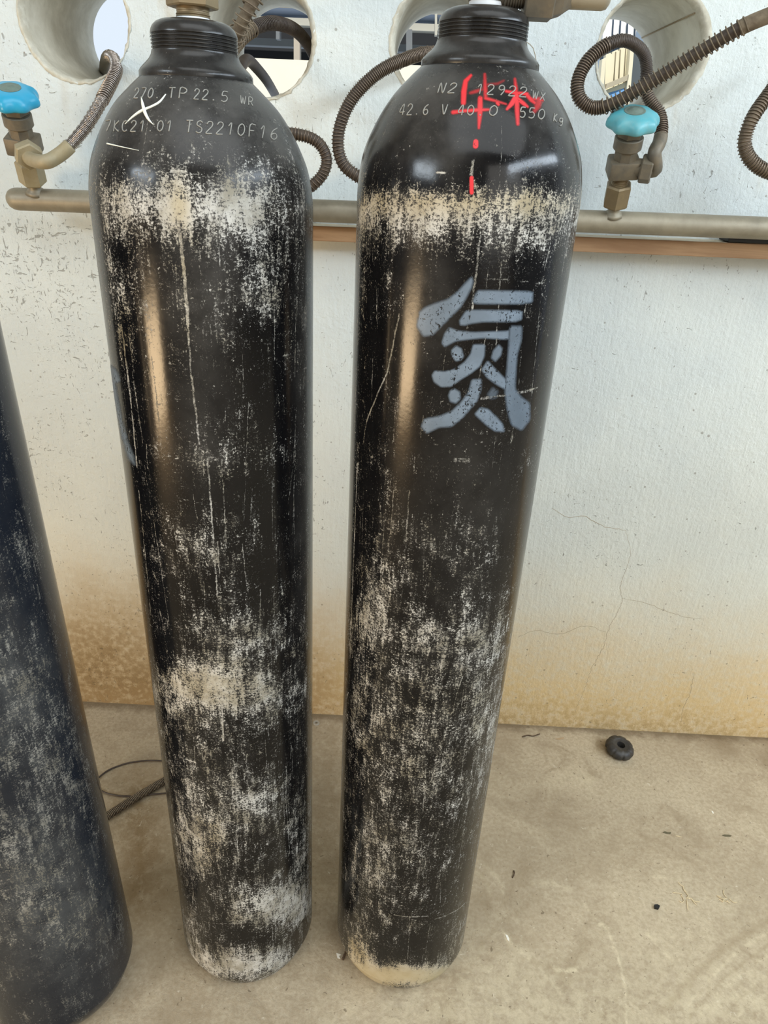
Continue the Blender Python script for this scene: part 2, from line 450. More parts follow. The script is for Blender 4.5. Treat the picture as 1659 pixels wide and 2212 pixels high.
# ================================================================== ROOM SHELL
WALL_Y, WALL_T = 1.318, 0.27
HOLES = [(-0.521, 1.3927, 0.0855), (-0.2335, 1.3813, 0.0855), (0.0575, 1.3852, 0.0845), (0.3769, 1.3903, 0.0845), (0.655, 1.375, 0.086)]
rng = np.random.RandomState(5)
def rim_outline(k, n=96):
    x, z, r = HOLES[k]
    rs = np.random.RandomState(20 + k)
    a = np.arange(n) * 2 * PI / n
    w = sum(rs.uniform(-1, 1) * np.cos(m * a + rs.uniform(0, 6.28)) / m for m in range(2, 14))
    rr = r * (1 + 0.012 * w + 0.006 * rs.randn(n))
    return a, rr
def build_wall():
    cu = bpy.data.curves.new('wall_cut', 'CURVE'); cu.dimensions = '2D'; cu.fill_mode = 'BOTH'; cu.extrude = WALL_T / 2
    def poly(pts):
        s = cu.splines.new('POLY'); s.points.add(len(pts) - 1)
        for p, q in zip(s.points, pts): p.co = (q[0], q[1], 0, 1)
        s.use_cyclic_u = True
    poly([(-2.6, -0.03), (3.0, -0.03), (3.0, 2.7), (-2.6, 2.7)])
    for k, (x, z, r) in enumerate(HOLES):
        a, rr = rim_outline(k)
        poly([(x + q * math.cos(b), z + q * math.sin(b)) for b, q in zip(a, rr)])
    tmp = bpy.data.objects.new('wall_cut', cu); COL.objects.link(tmp)
    dg = bpy.context.evaluated_depsgraph_get(); dg.update()
    me = bpy.data.meshes.new_from_object(tmp.evaluated_get(dg))
    bpy.data.objects.remove(tmp); bpy.data.curves.remove(cu)
    me.transform(Matrix.Translation((0, WALL_Y + WALL_T / 2, 0)) @ Matrix.Rotation(PI / 2, 4, 'X'))
    me.materials.clear()
    return struct(obj('wall_back', me, M['wall'], smooth=False))
wall = build_wall()

bm = bmesh.new()
add_box(bm, 12.0, 8.0, 0.1, Matrix.Translation((0, WALL_Y + 0.3 - 4.0, 3.55)))
struct(obj('ceiling', bm, simple('roof sheet', srgb(120, 118, 112), 0.8), smooth=False))

# the sleeves that line the holes, each with its chipped plaster rim
for k, (x, z, r) in enumerate(HOLES):
    n = 96; a, rr = rim_outline(k, n); rs = np.random.RandomState(40 + k)
    rows = []; y0 = WALL_Y
    nz = lambda s: s * rs.randn(n)
    big = (0.006 * np.clip(np.cos(a - 0.35), 0, 1) if k == 3 else 0.0015 * (1 + np.sin(2 * a + k)))
    prof = [(rr + 0.0012 + big + nz(0.0006), y0 - 0.0003),
            (rr + 0.0006 + 0.5 * big + nz(0.0006), y0 - 0.0014 + nz(0.0006)),
            (rr - 0.0012 + nz(0.0006), y0 - 0.0004 + nz(0.0008)),
            (r - 0.0045 + nz(0.0006), y0 + 0.008 + nz(0.0015)),
            (np.full(n, r - 0.005), y0 + 0.014)]
    nrim = len(prof) - 1
    for yy in np.linspace(y0 + 0.02, y0 + WALL_T + 0.015, 8):
        prof.append((np.full(n, r - 0.005), yy))
    prof.append((np.full(n, r - 0.001), y0 + WALL_T + 0.015))
    V = []
    for R_, Y_ in prof:
        V.append(np.stack([x + R_ * np.cos(a), np.broadcast_to(Y_, (n,)), z + R_ * np.sin(a)], -1))
    me = mesh_np('trim', np.concatenate(V), grid_faces(len(prof), n, True)[:, ::-1])
    o = struct(obj('trim_%d' % (k + 1), me, [M['plaster_rim'], M['sleeve']]))
    mi = np.zeros(len(me.polygons), dtype=np.int32); mi[nrim * n:] = 1
    me.polygons.foreach_set('material_index', mi)
    if k == 3:                                           # the sleeve's lap seam
        sa = math.radians(42); q = [np.array([x + (r - .0055) * math.cos(sa), yy, z + (r - .0055) * math.sin(sa)]) for yy in np.linspace(y0 + .012, y0 + WALL_T + .012, 6)]
        obj('seam', tube_mesh('seam', q, .0013, 6), M['crack'], o)

# hairline cracks in the plaster: pieces of the wall
def crack(pts, w=0.0005):
    P = [at(px, py, WALL_Y) for px, py in pts]
    rs = np.random.RandomState(int(pts[0][0]))
    path = catmull(P, 0.006); path[:, 0] += rs.randn(len(path)) * 0.0009; path[:, 2] += rs.randn(len(path)) * 0.0009
    path[:, 1] = WALL_Y
    obj('crack', tube_mesh('crack', path, w * (0.6 + 0.4 * np.sin(np.linspace(0.2, 2.9, len(path)))), 5), M['crack'], wall)
crack([(1192, 1098), (1225, 1118), (1262, 1115), (1300, 1135), (1352, 1145)])
crack([(1352, 1145), (1362, 1200), (1340, 1262), (1344, 1300), (1318, 1352), (1302, 1400), (1280, 1440), (1262, 1490), (1240, 1540)], 0.00042)
crack([(1344, 1292), (1385, 1300), (1420, 1312), (1470, 1330), (1520, 1338)], 0.00042)
crack([(1120, 1375), (1160, 1362), (1210, 1370), (1262, 1352), (1310, 1365)], 0.0005)
crack([(1120, 88), (1145, 96), (1157, 120), (1158, 180)], 0.0005)
crack([(1500, 1452), (1490, 1500), (1476, 1530), (1470, 1560)], 0.0005)

# batten fixed along the wall under the pipe
xl, xr = -0.30, 0.95
zl, zr = 1.1135, 1.1275
bm = bmesh.new()
y0b, y1b, tb = 1.272, WALL_Y + 0.0005, 0.0235
vs = [bm.verts.new(p) for p in ((xl, y0b, zl - tb), (xr, y0b, zr - tb), (xr, y1b, zr - tb), (xl, y1b, zl - tb),
                                (xl, y0b, zl), (xr, y0b, zr), (xr, y1b, zr), (xl, y1b, zl))]
for f in ((0, 3, 2, 1), (4, 5, 6, 7), (0, 1, 5, 4), (1, 2, 6, 5), (2, 3, 7, 6), (3, 0, 4, 7)):
    fc = bm.faces.new([vs[i] for i in f])
    if f == (4, 5, 6, 7): fc.material_index = 1
bmesh.ops.bevel(bm, geom=bm.edges[:], offset=0.0012, segments=2, affect='EDGES')
tag(obj('wood_batten', bm, [M['wood'], M['wood_top']], smooth=False),
    'long thin wooden batten fixed on the white wall just below the steel pipe', 'batten')

# ================================================================== GAS CYLINDERS
def bez(p0, p1, p2, n=6):
    return [((1 - t) ** 2 * p0[0] + 2 * (1 - t) * t * p1[0] + t * t * p2[0], (1 - t) ** 2 * p0[1] + 2 * (1 - t) * t * p1[1] + t * t * p2[1])
            for t in np.linspace(0, 1, n)]
SHOULDER = [(.1105, 1.176), (.1103, 1.2000), (.1085, 1.2170), (.1046, 1.2345), (.0972, 1.2516), (.0880, 1.2680), (.0770, 1.2830), (.0637, 1.2965), (.0555, 1.3040), (.0535, 1.3055), (.0500, 1.3060)]

class Cyl:
    def __init__(s, x, y, R, dz, nk=1.0):
        s.x, s.y, s.R, s.dz, s.nk = x, y, R, dz, nk
        k = R / .1105
        corner = [(.1105 - .0385 * (1 - math.sin(a)), .066 * (1 - math.cos(a))) for a in np.linspace(0, PI / 2, 18)]
        # ellipse corner from the foot ring up to the wall
        foot = [(0.0001, .014), (.03, .013), (.055, .008), (.066, .002)]
        corner = [(.072 + .0385 * math.sin(a), .064 * (1 - math.cos(a))) for a in np.linspace(0, PI / 2, 20)]
        prof = [(r * k, z) for r, z in foot + corner] + [(R, z) for z in (.3, .6, .9, 1.1 + dz)]
        prof += [(r * (k if r > .075 else nk + (k - nk) * max(0, r - .05) / .025), z + dz) for r, z in SHOULDER]
        P = np.array(prof)
        # smooth the shoulder by resampling a Catmull-Rom through it
        body = catmull([(r, z, 0) for r, z in P], 0.0022)[:, :2]
        seg = np.concatenate([[0], np.cumsum(np.linalg.norm(np.diff(body, axis=0), axis=1))])
        s.L = seg[-1]; s.seg = seg; s.prof = body
    def rz(s, t):
        return np.interp(t, s.seg, s.prof[:, 0]), np.interp(t, s.seg, s.prof[:, 1])
    def point(s, phi, t, off=0.0):
        """local point at angle phi (0 faces the camera side, + to the right) and profile length t"""
        r, z = s.rz(t); r2, z2 = s.rz(np.asarray(t) + .0015); r1, z1 = s.rz(np.asarray(t) - .0015)
        dr, dz = r2 - r1, z2 - z1; ln = np.hypot(dr, dz) + 1e-9
        nr, nz = dz / ln, -dr / ln
        r = r + off * nr; z = z + off * nz
        return np.stack([r * np.sin(phi), -r * np.cos(phi), z * np.ones_like(phi)], -1)
    def hit(s, px, py):
        d = ray(px, py); T = np.linspace(.45, 1.35, 1800)
        P = np.array([0, 0, CAM_H]) + T[:, None] * d
        zz = s.prof[:, 1]; i0 = int(np.argmin(np.abs(zz - 0.001)))
        pr = np.interp(P[:, 2], zz[i0:], s.prof[i0:, 0])
        q = np.hypot(P[:, 0] - s.x, P[:, 1] - s.y) - pr
        ok = np.where(q < 0)[0]
        i = ok[0] if len(ok) else int(np.argmin(q))
        if len(ok) and i > 0:
            f = q[i - 1] / (q[i - 1] - q[i] + 1e-12); p = P[i - 1] + f * (P[i] - P[i - 1])
        else: p = P[i]
        phi = math.atan2(p[0] - s.x, -(p[1] - s.y))
        t = np.interp(p[2], zz[i0:], s.seg[i0:])
        return phi, float(t)
    def grid(s, dense=True):
        if dense:
            ph = np.concatenate([np.linspace(-1.72, 1.72, 470), np.linspace(1.72, 2 * PI - 1.72, 44)[1:-1]])
            tt = np.concatenate([np.linspace(0.001, .06, 12), np.linspace(.06, s.L, 640)[1:]])
        else:
            ph = np.linspace(-PI, PI, 241)[:-1]
            tt = np.concatenate([np.linspace(0.001, .06, 12), np.linspace(.06, s.L, 420)[1:]])
        return ph, tt

def project(P):
    c = (P - np.array([0, 0, CAM_H])) @ RW           # world -> camera axes
    return CXP + F_PX * c[..., 0] / -c[..., 2], CYP - F_PX * c[..., 1] / -c[..., 2]

def seg_dist(X, Y, pts, widths=None):
    """distance to a polyline minus its half width (pixels of surface detail)"""
    D = np.full(X.shape, 1e9)
    for i in range(len(pts) - 1):
        ax, ay = pts[i]; bx, by = pts[i + 1]
        dx, dy = bx - ax, by - ay; l2 = dx * dx + dy * dy + 1e-9
        u = np.clip(((X - ax) * dx + (Y - ay) * dy) / l2, 0, 1)
        d = np.hypot(X - ax - u * dx, Y - ay - u * dy)
        if widths is not None: d = d - 0.5 * (widths[i] + u * (widths[i + 1] - widths[i]))
        D = np.minimum(D, d)
    return D
def poly_sd(X, Y, pts):
    D = seg_dist(X, Y, list(pts) + [pts[0]])
    ins = np.zeros(X.shape, bool); n = len(pts)
    for i in range(n):
        x1, y1 = pts[i]; x2, y2 = pts[(i + 1) % n]
        c = (y1 > Y) != (y2 > Y)
        ins ^= c & (X < (x2 - x1) * (Y - y1) / (y2 - y1 + 1e-12) + x1)
    return np.where(ins, -D, D)

def build_floor():
    xs = np.concatenate([[-6, -3, -1.6], np.linspace(-.75, 1.15, 540), [2, 3.5, 6]])
    ys = np.concatenate([[WALL_Y + .02 - 8, -4, -2, -.6, .1], np.linspace(.40, WALL_Y + .02, 300)])
    Y_, X_ = np.meshgrid(ys, xs, indexing='ij'); V = np.stack([X_, Y_, np.zeros_like(X_)], -1)
    me = mesh_np('floor', V.reshape(-1, 3), grid_faces(len(ys), len(xs)))
    near = Y_ > .35
    px, py = project(np.where(near[..., None], V, np.array([0, .5, 0])))
    pale = np.zeros(X_.shape); dark = np.zeros(X_.shape)
    Q = lambda pts: [(1000 + x / 2.517, 1480 + y / 2.517) for x, y in pts]
    def st(arr, pts, w, amt, soft=4):
        arr[:] = np.maximum(arr, amt * np.clip(0.5 - (seg_dist(px, py, Q(pts)) - w / 2) / (2 * soft), 0, 1))
    for pts, w, a, so_ in (
        ([(740, 1295), (790, 1330), (820, 1420), (850, 1500), (880, 1640), (890, 1843)], 5, .75, 3), ([(750, 1640), (820, 1720), (890, 1800)], 4, .5, 3),
        ([(1000, 1350), (1060, 1420), (1140, 1500)], 5, .6, 3), ([(220, 1340), (260, 1400), (340, 1470), (420, 1550), (540, 1680)], 9, .55, 6), ([(225, 1350), (240, 1385)], 5, .9, 2),
        ([(500, 1545), (560, 1555), (620, 1550)], 10, .7, 5), ([(660, 1190), (720, 1270)], 5, .4, 3), ([(745, 1298), (800, 1325)], 8, .8, 3),
        ([(80, 960), (150, 1000), (205, 1080), (225, 1160)], 6, .35, 5), ([(60, 1000), (120, 1060), (150, 1140)], 5, .3, 5), ([(380, 1080), (480, 1075), (580, 1110)], 8, .35, 6),
        ([(500, 530), (600, 500), (700, 520)], 24, .25, 16), ([(1020, 1040), (1090, 1048), (1170, 1060)], 5, .5, 3),
        ([(1150, 1843), (1300, 1640), (1500, 1440), (1680, 1330)], 9, .6, 6), ([(1200, 1900), (1400, 1660), (1680, 1450)], 16, .5, 9), ([(1280, 1900), (1480, 1690), (1700, 1540)], 12, .45, 8),
        ([(1360, 1920), (1560, 1740), (1700, 1640)], 9, .5, 6), ([(1440, 1940), (1700, 1720)], 12, .4, 8), ([(-300, 1740), (200, 1730), (500, 1780), (1000, 1800), (1600, 1700)], 160, .42, 130), ([(1000, 1500), (1600, 1500)], 200, .22, 140),
        ([(-700, 1780), (-300, 1790), (100, 1800)], 50, .30, 45), ([(300, 1560), (150, 1560)], 30, .25, 25), ([(1400, 1180), (1480, 1170)], 12, .3, 6)):
        st(pale, pts, w, a, so_)
    for pts, w, a, so_ in (
        ([(1080, 1780), (1200, 1640), (1400, 1440), (1680, 1270)], 14, .5, 8), ([(1230, 1800), (1420, 1590), (1680, 1400)], 6, .45, 4), ([(1330, 1880), (1520, 1690), (1700, 1570)], 5, .4, 4),
        ([(40, 980), (110, 1040), (140, 1120), (140, 1200)], 8, .35, 7), ([(200, 1300), (300, 1230), (420, 1140)], 8, .3, 8), ([(80, 1430), (130, 1380), (180, 1310)], 6, .35, 5),
        ([(900, 860), (1100, 880)], 60, .25, 50), ([(760, 860), (840, 900)], 30, .3, 22), ([(600, 1000), (900, 960), (1000, 1000)], 30, .25, 25),
        ([(380, 1500), (470, 1530), (560, 1580)], 8, .4, 5), ([(1330, 250), (1420, 320)], 40, .35, 22), ([(740, 320), (760, 330)], 22, .6, 14),
        ([(-1780, 600), (-1740, 1000), (-1780, 1150)], 110, .95, 50), ([(-1780, 420), (-1900, 460)], 30, .35, 30), ([(-720, 300), (-720, 900)], 110, .5, 50)):  # broad patches: contact shade between the cylinders painted in with brown soil
        st(dark, pts, w, a, so_)
    pale[~near] = 0; dark[~near] = 0
    for nm, arr in (('pale', pale), ('dark', dark)):
        a_ = me.attributes.new(nm, 'FLOAT', 'POINT'); a_.data.foreach_set('value', arr.astype(np.float32).ravel())
    return struct(obj('floor', me, M['floor'], smooth=False))
build_floor()

def make_body(cyl, name, mat, parent, spec, dense=True):
    ph, tt = cyl.grid(dense)
    T, PH = np.meshgrid(tt, ph, indexing='ij')
    V = cyl.point(PH, T)
    me = mesh_np(name, V.reshape(-1, 3), grid_faces(len(tt), len(ph), True))
    o = obj(name, me, mat, parent)
    Wd = V + np.array([cyl.x, cyl.y, 0])
    X, Y = project(Wd)
    back = np.cos(PH) < -0.25
    wear = np.full(X.shape, spec.get('base', 0.15)); dust = np.full(X.shape, spec.get('dust0', 0.08)); beige = np.zeros(X.shape)
    Z = V[..., 2]
    for (cx, cy, rx, ry, w) in spec['wear']:
        wear += w * np.exp(-(((X - cx) / rx) ** 2 + ((Y - cy) / ry) ** 2))
    for (cx, cy, rx, ry, w) in spec.get('dust', ()):
        dust += w * np.exp(-(((X - cx) / rx) ** 2 + ((Y - cy) / ry) ** 2))
    for (z0, z1, w) in spec.get('zband', ()):                # bands round the whole cylinder
        wear += w * np.clip((Z - z0) / 0.02, 0, 1) * np.clip((z1 - Z) / 0.03, 0, 1)
    for (cx, cy, rx, ry, w) in spec.get('beige', ()):
        beige += w * np.exp(-(((X - cx) / rx) ** 2 + ((Y - cy) / ry) ** 2))
    scr = np.zeros(X.shape)
    rs = np.random.RandomState(spec.get('seed', 1))
    strokes = []
    for (pts, w, a) in spec.get('scratch', ()):
        strokes.append(([cyl.hit(*p) for p in pts], w, a))
    zlo, zhi = spec.get('rand_z', (0.03, 1.15))
    for _ in range(spec.get('rand', 160)):                    # long mostly upright rub marks
        f = rs.uniform(-1.5, 1.5); z = rs.uniform(zlo, zhi); ln = 0.015 + 0.13 * rs.rand() ** 2
        t0 = float(np.interp(z, cyl.prof[12:, 1], cyl.seg[12:])); lean = rs.normal(0, 0.06)
        strokes.append(([(f, t0), (f + lean * ln / .11, min(cyl.L, t0 + ln))], rs.uniform(0.1, 0.8), rs.uniform(.15, .6)))
    for _ in range(spec.get('rand_h', 60)):                    # short level nicks
        f = rs.uniform(-1.4, 1.4); z = rs.uniform(zlo, zhi); ln = 0.006 + 0.025 * rs.rand() ** 2
        t0 = float(np.interp(z, cyl.prof[12:, 1], cyl.seg[12:])); lean = rs.normal(0, 0.25)
        strokes.append(([(f, t0), (f + ln / .11, t0 + lean * ln)], rs.uniform(0.1, 0.7), rs.uniform(.2, .6)))
    A_ = ph * cyl.R
    for pts, w, a in strokes:
        q = [(p[0] * cyl.R * 1000, p[1] * 1000) for p in pts]
        x0, x1 = min(p[0] for p in q) - w - 3, max(p[0] for p in q) + w + 3
        y0, y1 = min(p[1] for p in q) - w - 3, max(p[1] for p in q) + w + 3
        ii = np.where((tt * 1000 > y0) & (tt * 1000 < y1))[0]; jj = np.where((A_ * 1000 > x0) & (A_ * 1000 < x1))[0]
        if not len(ii) or not len(jj): continue
        gy, gx = np.meshgrid(tt[ii] * 1000, A_[jj] * 1000, indexing='ij')
        wob = 0.25 * np.sin(gy * 0.21 + q[0][0]) + 0.2 * np.sin(gy * 0.67)
        d = seg_dist(gx + wob, gy, q) - w * 0.5
        v = a * np.clip(1 - d / 0.9, 0, 1)
        blk = scr[np.ix_(ii, jj)]; scr[np.ix_(ii, jj)] = np.maximum(blk, v)
    wear[back] = np.minimum(wear[back], 0.4)
    for nm, arr in (('wear', wear), ('scratch', scr), ('dust', np.clip(dust, 0, 1)), ('beige', np.clip(beige, 0, 1))):
        at_ = me.attributes.new(nm, 'FLOAT', 'POINT'); at_.data.foreach_set('value', arr.astype(np.float32).ravel())
    return o

def paint_patch(cyl, name, mat, parent, box, shapes, step=0.0006, off=0.0003):
    """paint lying on the cylinder; shapes: list of fn(X, Y) -> mask 0..1"""
    x0, y0, x1, y1 = box
    c = [cyl.hit(*p) for p in ((x0, y0), (x1, y0), (x0, y1), (x1, y1), ((x0 + x1) / 2, y0), ((x0 + x1) / 2, y1), (x0, (y0 + y1) / 2), (x1, (y0 + y1) / 2))]
    f0, f1 = min(p[0] for p in c), max(p[0] for p in c); t0, t1 = min(p[1] for p in c), max(p[1] for p in c)
    ph = np.linspace(f0, f1, int((f1 - f0) * cyl.R / step)); tt = np.linspace(t0, t1, int((t1 - t0) / step))
    T, PH = np.meshgrid(tt, ph, indexing='ij')
    V = cyl.point(PH, T, off); X, Y = project(V + np.array([cyl.x, cyl.y, 0]))
    m = np.zeros(X.shape)
    for fn in shapes: m = np.maximum(m, fn(X, Y))
    F = grid_faces(len(tt), len(ph)); mf = m.ravel()
    F = F[(mf[F].max(1) > 0.02)]
    used, inv = np.unique(F, return_inverse=True)
    me = mesh_np(name, V.reshape(-1, 3)[used], inv.reshape(F.shape))
    a = me.attributes.new('mask', 'FLOAT', 'POINT'); a.data.foreach_set('value', mf[used].astype(np.float32))
    return obj(name, me, mat, parent)

def poly_shape(pts, soft=3.0, amt=1.0, fade=None):
    q = np.array(list(pts)[-2:] + list(pts) + list(pts)[:2]); cc = []
    for i in range(1, len(q) - 2):                      # round the outline off a little
        a, b = q[i], q[i + 1]; cc += [tuple(a + .11 * (b - a)), tuple(a + .89 * (b - a))]
    pts = cc[2:-2] if False else cc
    def fn(X, Y):
        m = amt * np.clip(0.5 - poly_sd(X, Y, pts) / (2 * soft), 0, 1)
        if fade is not None:
            (ax, ay), (bx, by) = fade
            u = ((X - ax) * (bx - ax) + (Y - ay) * (by - ay)) / ((bx - ax) ** 2 + (by - ay) ** 2)
            m = m * np.clip(1 - u, 0, 1)
        return m
    return fn
def stroke_shape(pts, w, soft=3.0, amt=1.0):
    ws = w if isinstance(w, (list, tuple)) else [w] * len(pts)
    return lambda X, Y: amt * np.clip(0.5 - seg_dist(X, Y, pts, ws) / (2 * soft), 0, 1)

# single-stroke letters as stamped with a punch
G = {
 '0': [[(.3, 0), (.08, .2), (.05, .5), (.1, .8), (.32, 1), (.52, .8), (.56, .5), (.5, .2), (.3, 0)]],
 '1': [[(.12, .72), (.34, 1), (.30, 0)]],
 '2': [[(.06, .75), (.15, .95), (.35, 1), (.52, .88), (.5, .62), (.25, .3), (.04, 0), (.56, 0)]],
 '3': [[(.08, .9), (.3, 1), (.5, .85), (.46, .6), (.25, .52), (.5, .42), (.54, .15), (.3, 0), (.06, .12)]],
 '4': [[(.42, 0), (.46, 1), (.05, .3), (.6, .3)]],
 '5': [[(.54, 1), (.16, 1), (.1, .56), (.34, .62), (.54, .45), (.52, .15), (.3, 0), (.06, .1)]],
 '6': [[(.5, .95), (.2, .7), (.07, .3), (.2, .02), (.42, .02), (.54, .25), (.42, .48), (.2, .45), (.09, .3)]],
 '7': [[(.05, 1), (.55, 1), (.22, 0)]],
 '9': [[(.5, .65), (.3, .5), (.1, .65), (.15, .92), (.38, 1), (.52, .8), (.5, .4), (.3, 0)]],
 'T': [[(.02, 1), (.6, 1)], [(.31, 1), (.28, 0)]],
 'P': [[(.1, 0), (.12, 1), (.45, .98), (.56, .75), (.42, .5), (.12, .48)]],
 'S': [[(.54, .86), (.36, 1), (.12, .9), (.1, .65), (.34, .52), (.54, .35), (.48, .08), (.26, 0), (.05, .12)]],
 'F': [[(.1, 0), (.12, 1), (.55, 1)], [(.12, .52), (.45, .52)]],
 'W': [[(.02, 1), (.14, 0), (.3, .8), (.44, 0), (.6, 1)]],
 'R': [[(.1, 0), (.12, 1), (.45, .98), (.54, .75), (.4, .5), (.12, .48)], [(.3, .48), (.58, 0)]],
 'K': [[(.1, 0), (.12, 1)], [(.54, 1), (.13, .45), (.56, 0)]],
 'C': [[(.54, .85), (.35, 1), (.12, .8), (.05, .45), (.15, .1), (.36, 0), (.55, .14)]],
 'N': [[(.06, 0), (.12, 1), (.48, 0), (.56, 1)]],
 'V': [[(.05, 1), (.28, 0), (.56, 1)]],
 'X': [[(.04, 0), (.56, 1)], [(.08, 1), (.54, 0)]],
 'n': [[(.08, 0), (.1, .6)], [(.1, .45), (.3, .62), (.5, .5), (.5, 0)]],
 'g': [[(.5, .6), (.2, .6), (.08, .35), (.2, .1), (.45, .2), (.5, .6), (.48, -.2), (.2, -.35)]],
 '.': [[(.2, .02), (.3, .08)]],
}
def stamp(cyl, parent, text, p0, pm, p1, hpx, rad=0.00055, slant=0.12, mat='stamp', widths=None):
    """a row of punched characters; p0, pm, p1: where the row starts, its middle and its end"""
    n = len(text); V = []; Fc = []
    for i, ch in enumerate(text):
        if ch == ' ': continue
        for pl in G[ch]:
            pts = []
            for gx, gy in pl:
                u = (i + gx * 1.15 + slant * gy) / n
                bx = (1 - u) * (1 - 2 * u) * p0[0] + 4 * u * (1 - u) * pm[0] + u * (2 * u - 1) * p1[0]
                by = (1 - u) * (1 - 2 * u) * p0[1] + 4 * u * (1 - u) * pm[1] + u * (2 * u - 1) * p1[1]
                h = hpx * (2 / 3 if ch == 'n' else 1)
                pts.append((bx, by - gy * h))
            q = catmull([(x, y, 0) for x, y in pts], 3.0)
            path = np.array([cyl.point(np.array(f), np.array(t), 0.0002) for f, t in (cyl.hit(a, b) for a, b in q[:, :2])])
            me = tube_mesh('g', path, rad, 6)
            k = len(V); V += [tuple(v.co) for v in me.vertices]; Fc += [[k + j for j in p.vertices] for p in me.polygons]
            bpy.data.meshes.remove(me)
    me = bpy.data.meshes.new('stamped_lettering'); me.from_pydata(V, [], Fc); me.update()
    return obj('stamped_lettering', me, M[mat], parent)

def surf_stroke(cyl, parent, name, pts, rads, mat):
    q = catmull([(x, y, 0) for x, y in pts], 3.0)[:, :2]
    path = np.array([cyl.point(np.array(f), np.array(t), 0.0) for f, t in (cyl.hit(a, b) for a, b in q)])
    w = np.interp(np.linspace(0, 1, len(path)), np.linspace(0, 1, len(rads)), rads)
    return obj(name, tube_mesh(name, path, w, 8), M[mat], parent)

def neck_ring(cyl, parent, mat):
    z = cyl.dz
    prof = [(.0500, 1.3025), (.0540, 1.3032), (.0547, 1.3042), (.0545, 1.3096), (.0530, 1.3118), (.0503, 1.3144), (.0470, 1.3172), (.0440, 1.3202), (.0420, 1.3232), (.0411, 1.3262)]
    zz = 1.3266
    for k in range(5):                                   # cap thread
        prof += [(.0411, zz), (.0398, zz + .0008), (.0397, zz + .0014), (.0411, zz + .0020)]; zz += .0027
    prof += [(.0410, 1.3405), (.0402, 1.3432), (.0385, 1.3460), (.0355, 1.3486), (.031, 1.3504), (.024, 1.3512), (.010, 1.3512)]
    bm = bmesh.new(); add_lathe(bm, [(r * cyl.nk, q + z) for r, q in prof], 96)
    o = obj('neck_ring', bm, mat, parent); smooth_angle(o, 0.9)
    me = o.data; n = len(me.vertices)
    rs = np.random.RandomState(3)
    for nm, v in (('wear', .10), ('scratch', 0.0), ('dust', .30), ('beige', 0.0)):
        a_ = me.attributes.new(nm, 'FLOAT', 'POINT'); a_.data.foreach_set('value', np.full(n, v, np.float32))
    return o

Acyl = Cyl(-0.1963, 0.7723, 0.1085, -0.0215, 0.95)
Bcyl = Cyl(0.0670, 0.7790, 0.1105, 0.0)
Ccyl = Cyl(-0.482, 0.682, 0.1105, 0.03)

# ---------------------------------------------------------------- cylinder A (left of the two black ones)
tA = thing('gas_cylinder', 'black gas cylinder with a white crossed scrawl on its shoulder, left of the blue character', 'gas cylinder', (Acyl.x, Acyl.y, 0), 0, 'black gas cylinders')
specA = dict(base=0.46, dust0=0.02, seed=11, rand=420, rand_h=240,
  wear=[(430, 450, 260, 75, .62), (385, 440, 30, 70, .55), (520, 430, 60, 60, .50), (250, 430, 50, 50, .30), (260, 640, 40, 130, .35), (580, 600, 70, 120, .20),
        (440, 640, 150, 70, .15), (480, 990, 80, 40, .32), (430, 1190, 80, 45, .40), (540, 1370, 120, 60, .45), (490, 1495, 190, 52, .72), (440, 1460, 80, 40, .3),
        (500, 1620, 190, 90, .20), (470, 1330, 60, 200, .10), (400, 1720, 50, 160, .15), (560, 1840, 90, 100, .08), (620, 1750, 40, 300, -.15), (540, 1745, 140, 60, .45), (430, 1830, 80, 60, .40), (580, 1955, 90, 45, .85), (640, 1900, 40, 120, .5), (530, 2085, 160, 40, .9), (410, 2010, 30, 60, .4),
        (430, 230, 240, 110, -.15), (460, 860, 260, 60, -.10), (450, 1060, 200, 60, -.08), (620, 1100, 50, 350, -.10), (300, 1000, 40, 200, -.1)],
  dust=[(430, 240, 260, 110, .62), (270, 250, 90, 120, .22), (610, 290, 60, 110, .3), (420, 620, 70, 130, .45), (430, 900, 60, 200, .22), (660, 900, 22, 700, .35), (210, 480, 26, 200, .4), (400, 1900, 60, 200, .15)],
  beige=[(388, 440, 26, 60, .8), (400, 620, 20, 120, .5), (270, 720, 16, 60, .7), (230, 420, 60, 60, .3), (450, 1480, 140, 60, .3), (460, 1830, 30, 60, .5)],
  scratch=[([(378, 400), (384, 470), (395, 560), (402, 640), (406, 700)], 2.8, .62), ([(406, 700), (412, 800), (424, 900), (430, 960)], 1.6, .55), ([(448, 990), (455, 1080), (462, 1180), (470, 1290)], 1.4, .55),
           ([(262, 700), (272, 780), (286, 900), (296, 1010)], 2.0, .55), ([(320, 720), (335, 830), (348, 960)], 1.2, .45), ([(510, 1690), (513, 1760), (511, 1800), (516, 1870)], 1.2, .55),
           ([(590, 1030), (594, 1130), (600, 1260)], 1.2, .4), ([(352, 1560), (362, 1680), (378, 1800)], 1.6, .5), ([(418, 1590), (424, 1680)], 1.6, .5), ([(478, 1470), (482, 1600)], 2.0, .6),
           ([(640, 880), (634, 1000), (622, 1090)], .8, .45), ([(660, 1130), (610, 1280)], .8, .3), ([(402, 1640), (422, 1646)], 1.6, .8), ([(470, 1170), (474, 1240)], 1.2, .6),
           ([(380, 1162), (440, 1166), (500, 1158)], 1.2, .5), ([(440, 1990), (500, 1994), (545, 1992)], 1.2, .6), ([(432, 1540), (470, 1560)], 1, .5), ([(545, 1050), (540, 1150)], 1.5, .4),
           ([(300, 1060), (318, 1240), (326, 1330)], 1.5, .5), ([(455, 1620), (470, 1780)], 1.4, .45), ([(570, 1560), (576, 1650)], 1.2, .45), ([(628, 1320), (640, 1480)], 1, .35),
           ([(370, 366), (402, 368)], 1.4, .7), ([(362, 372), (430, 375)], 1.0, .5)])
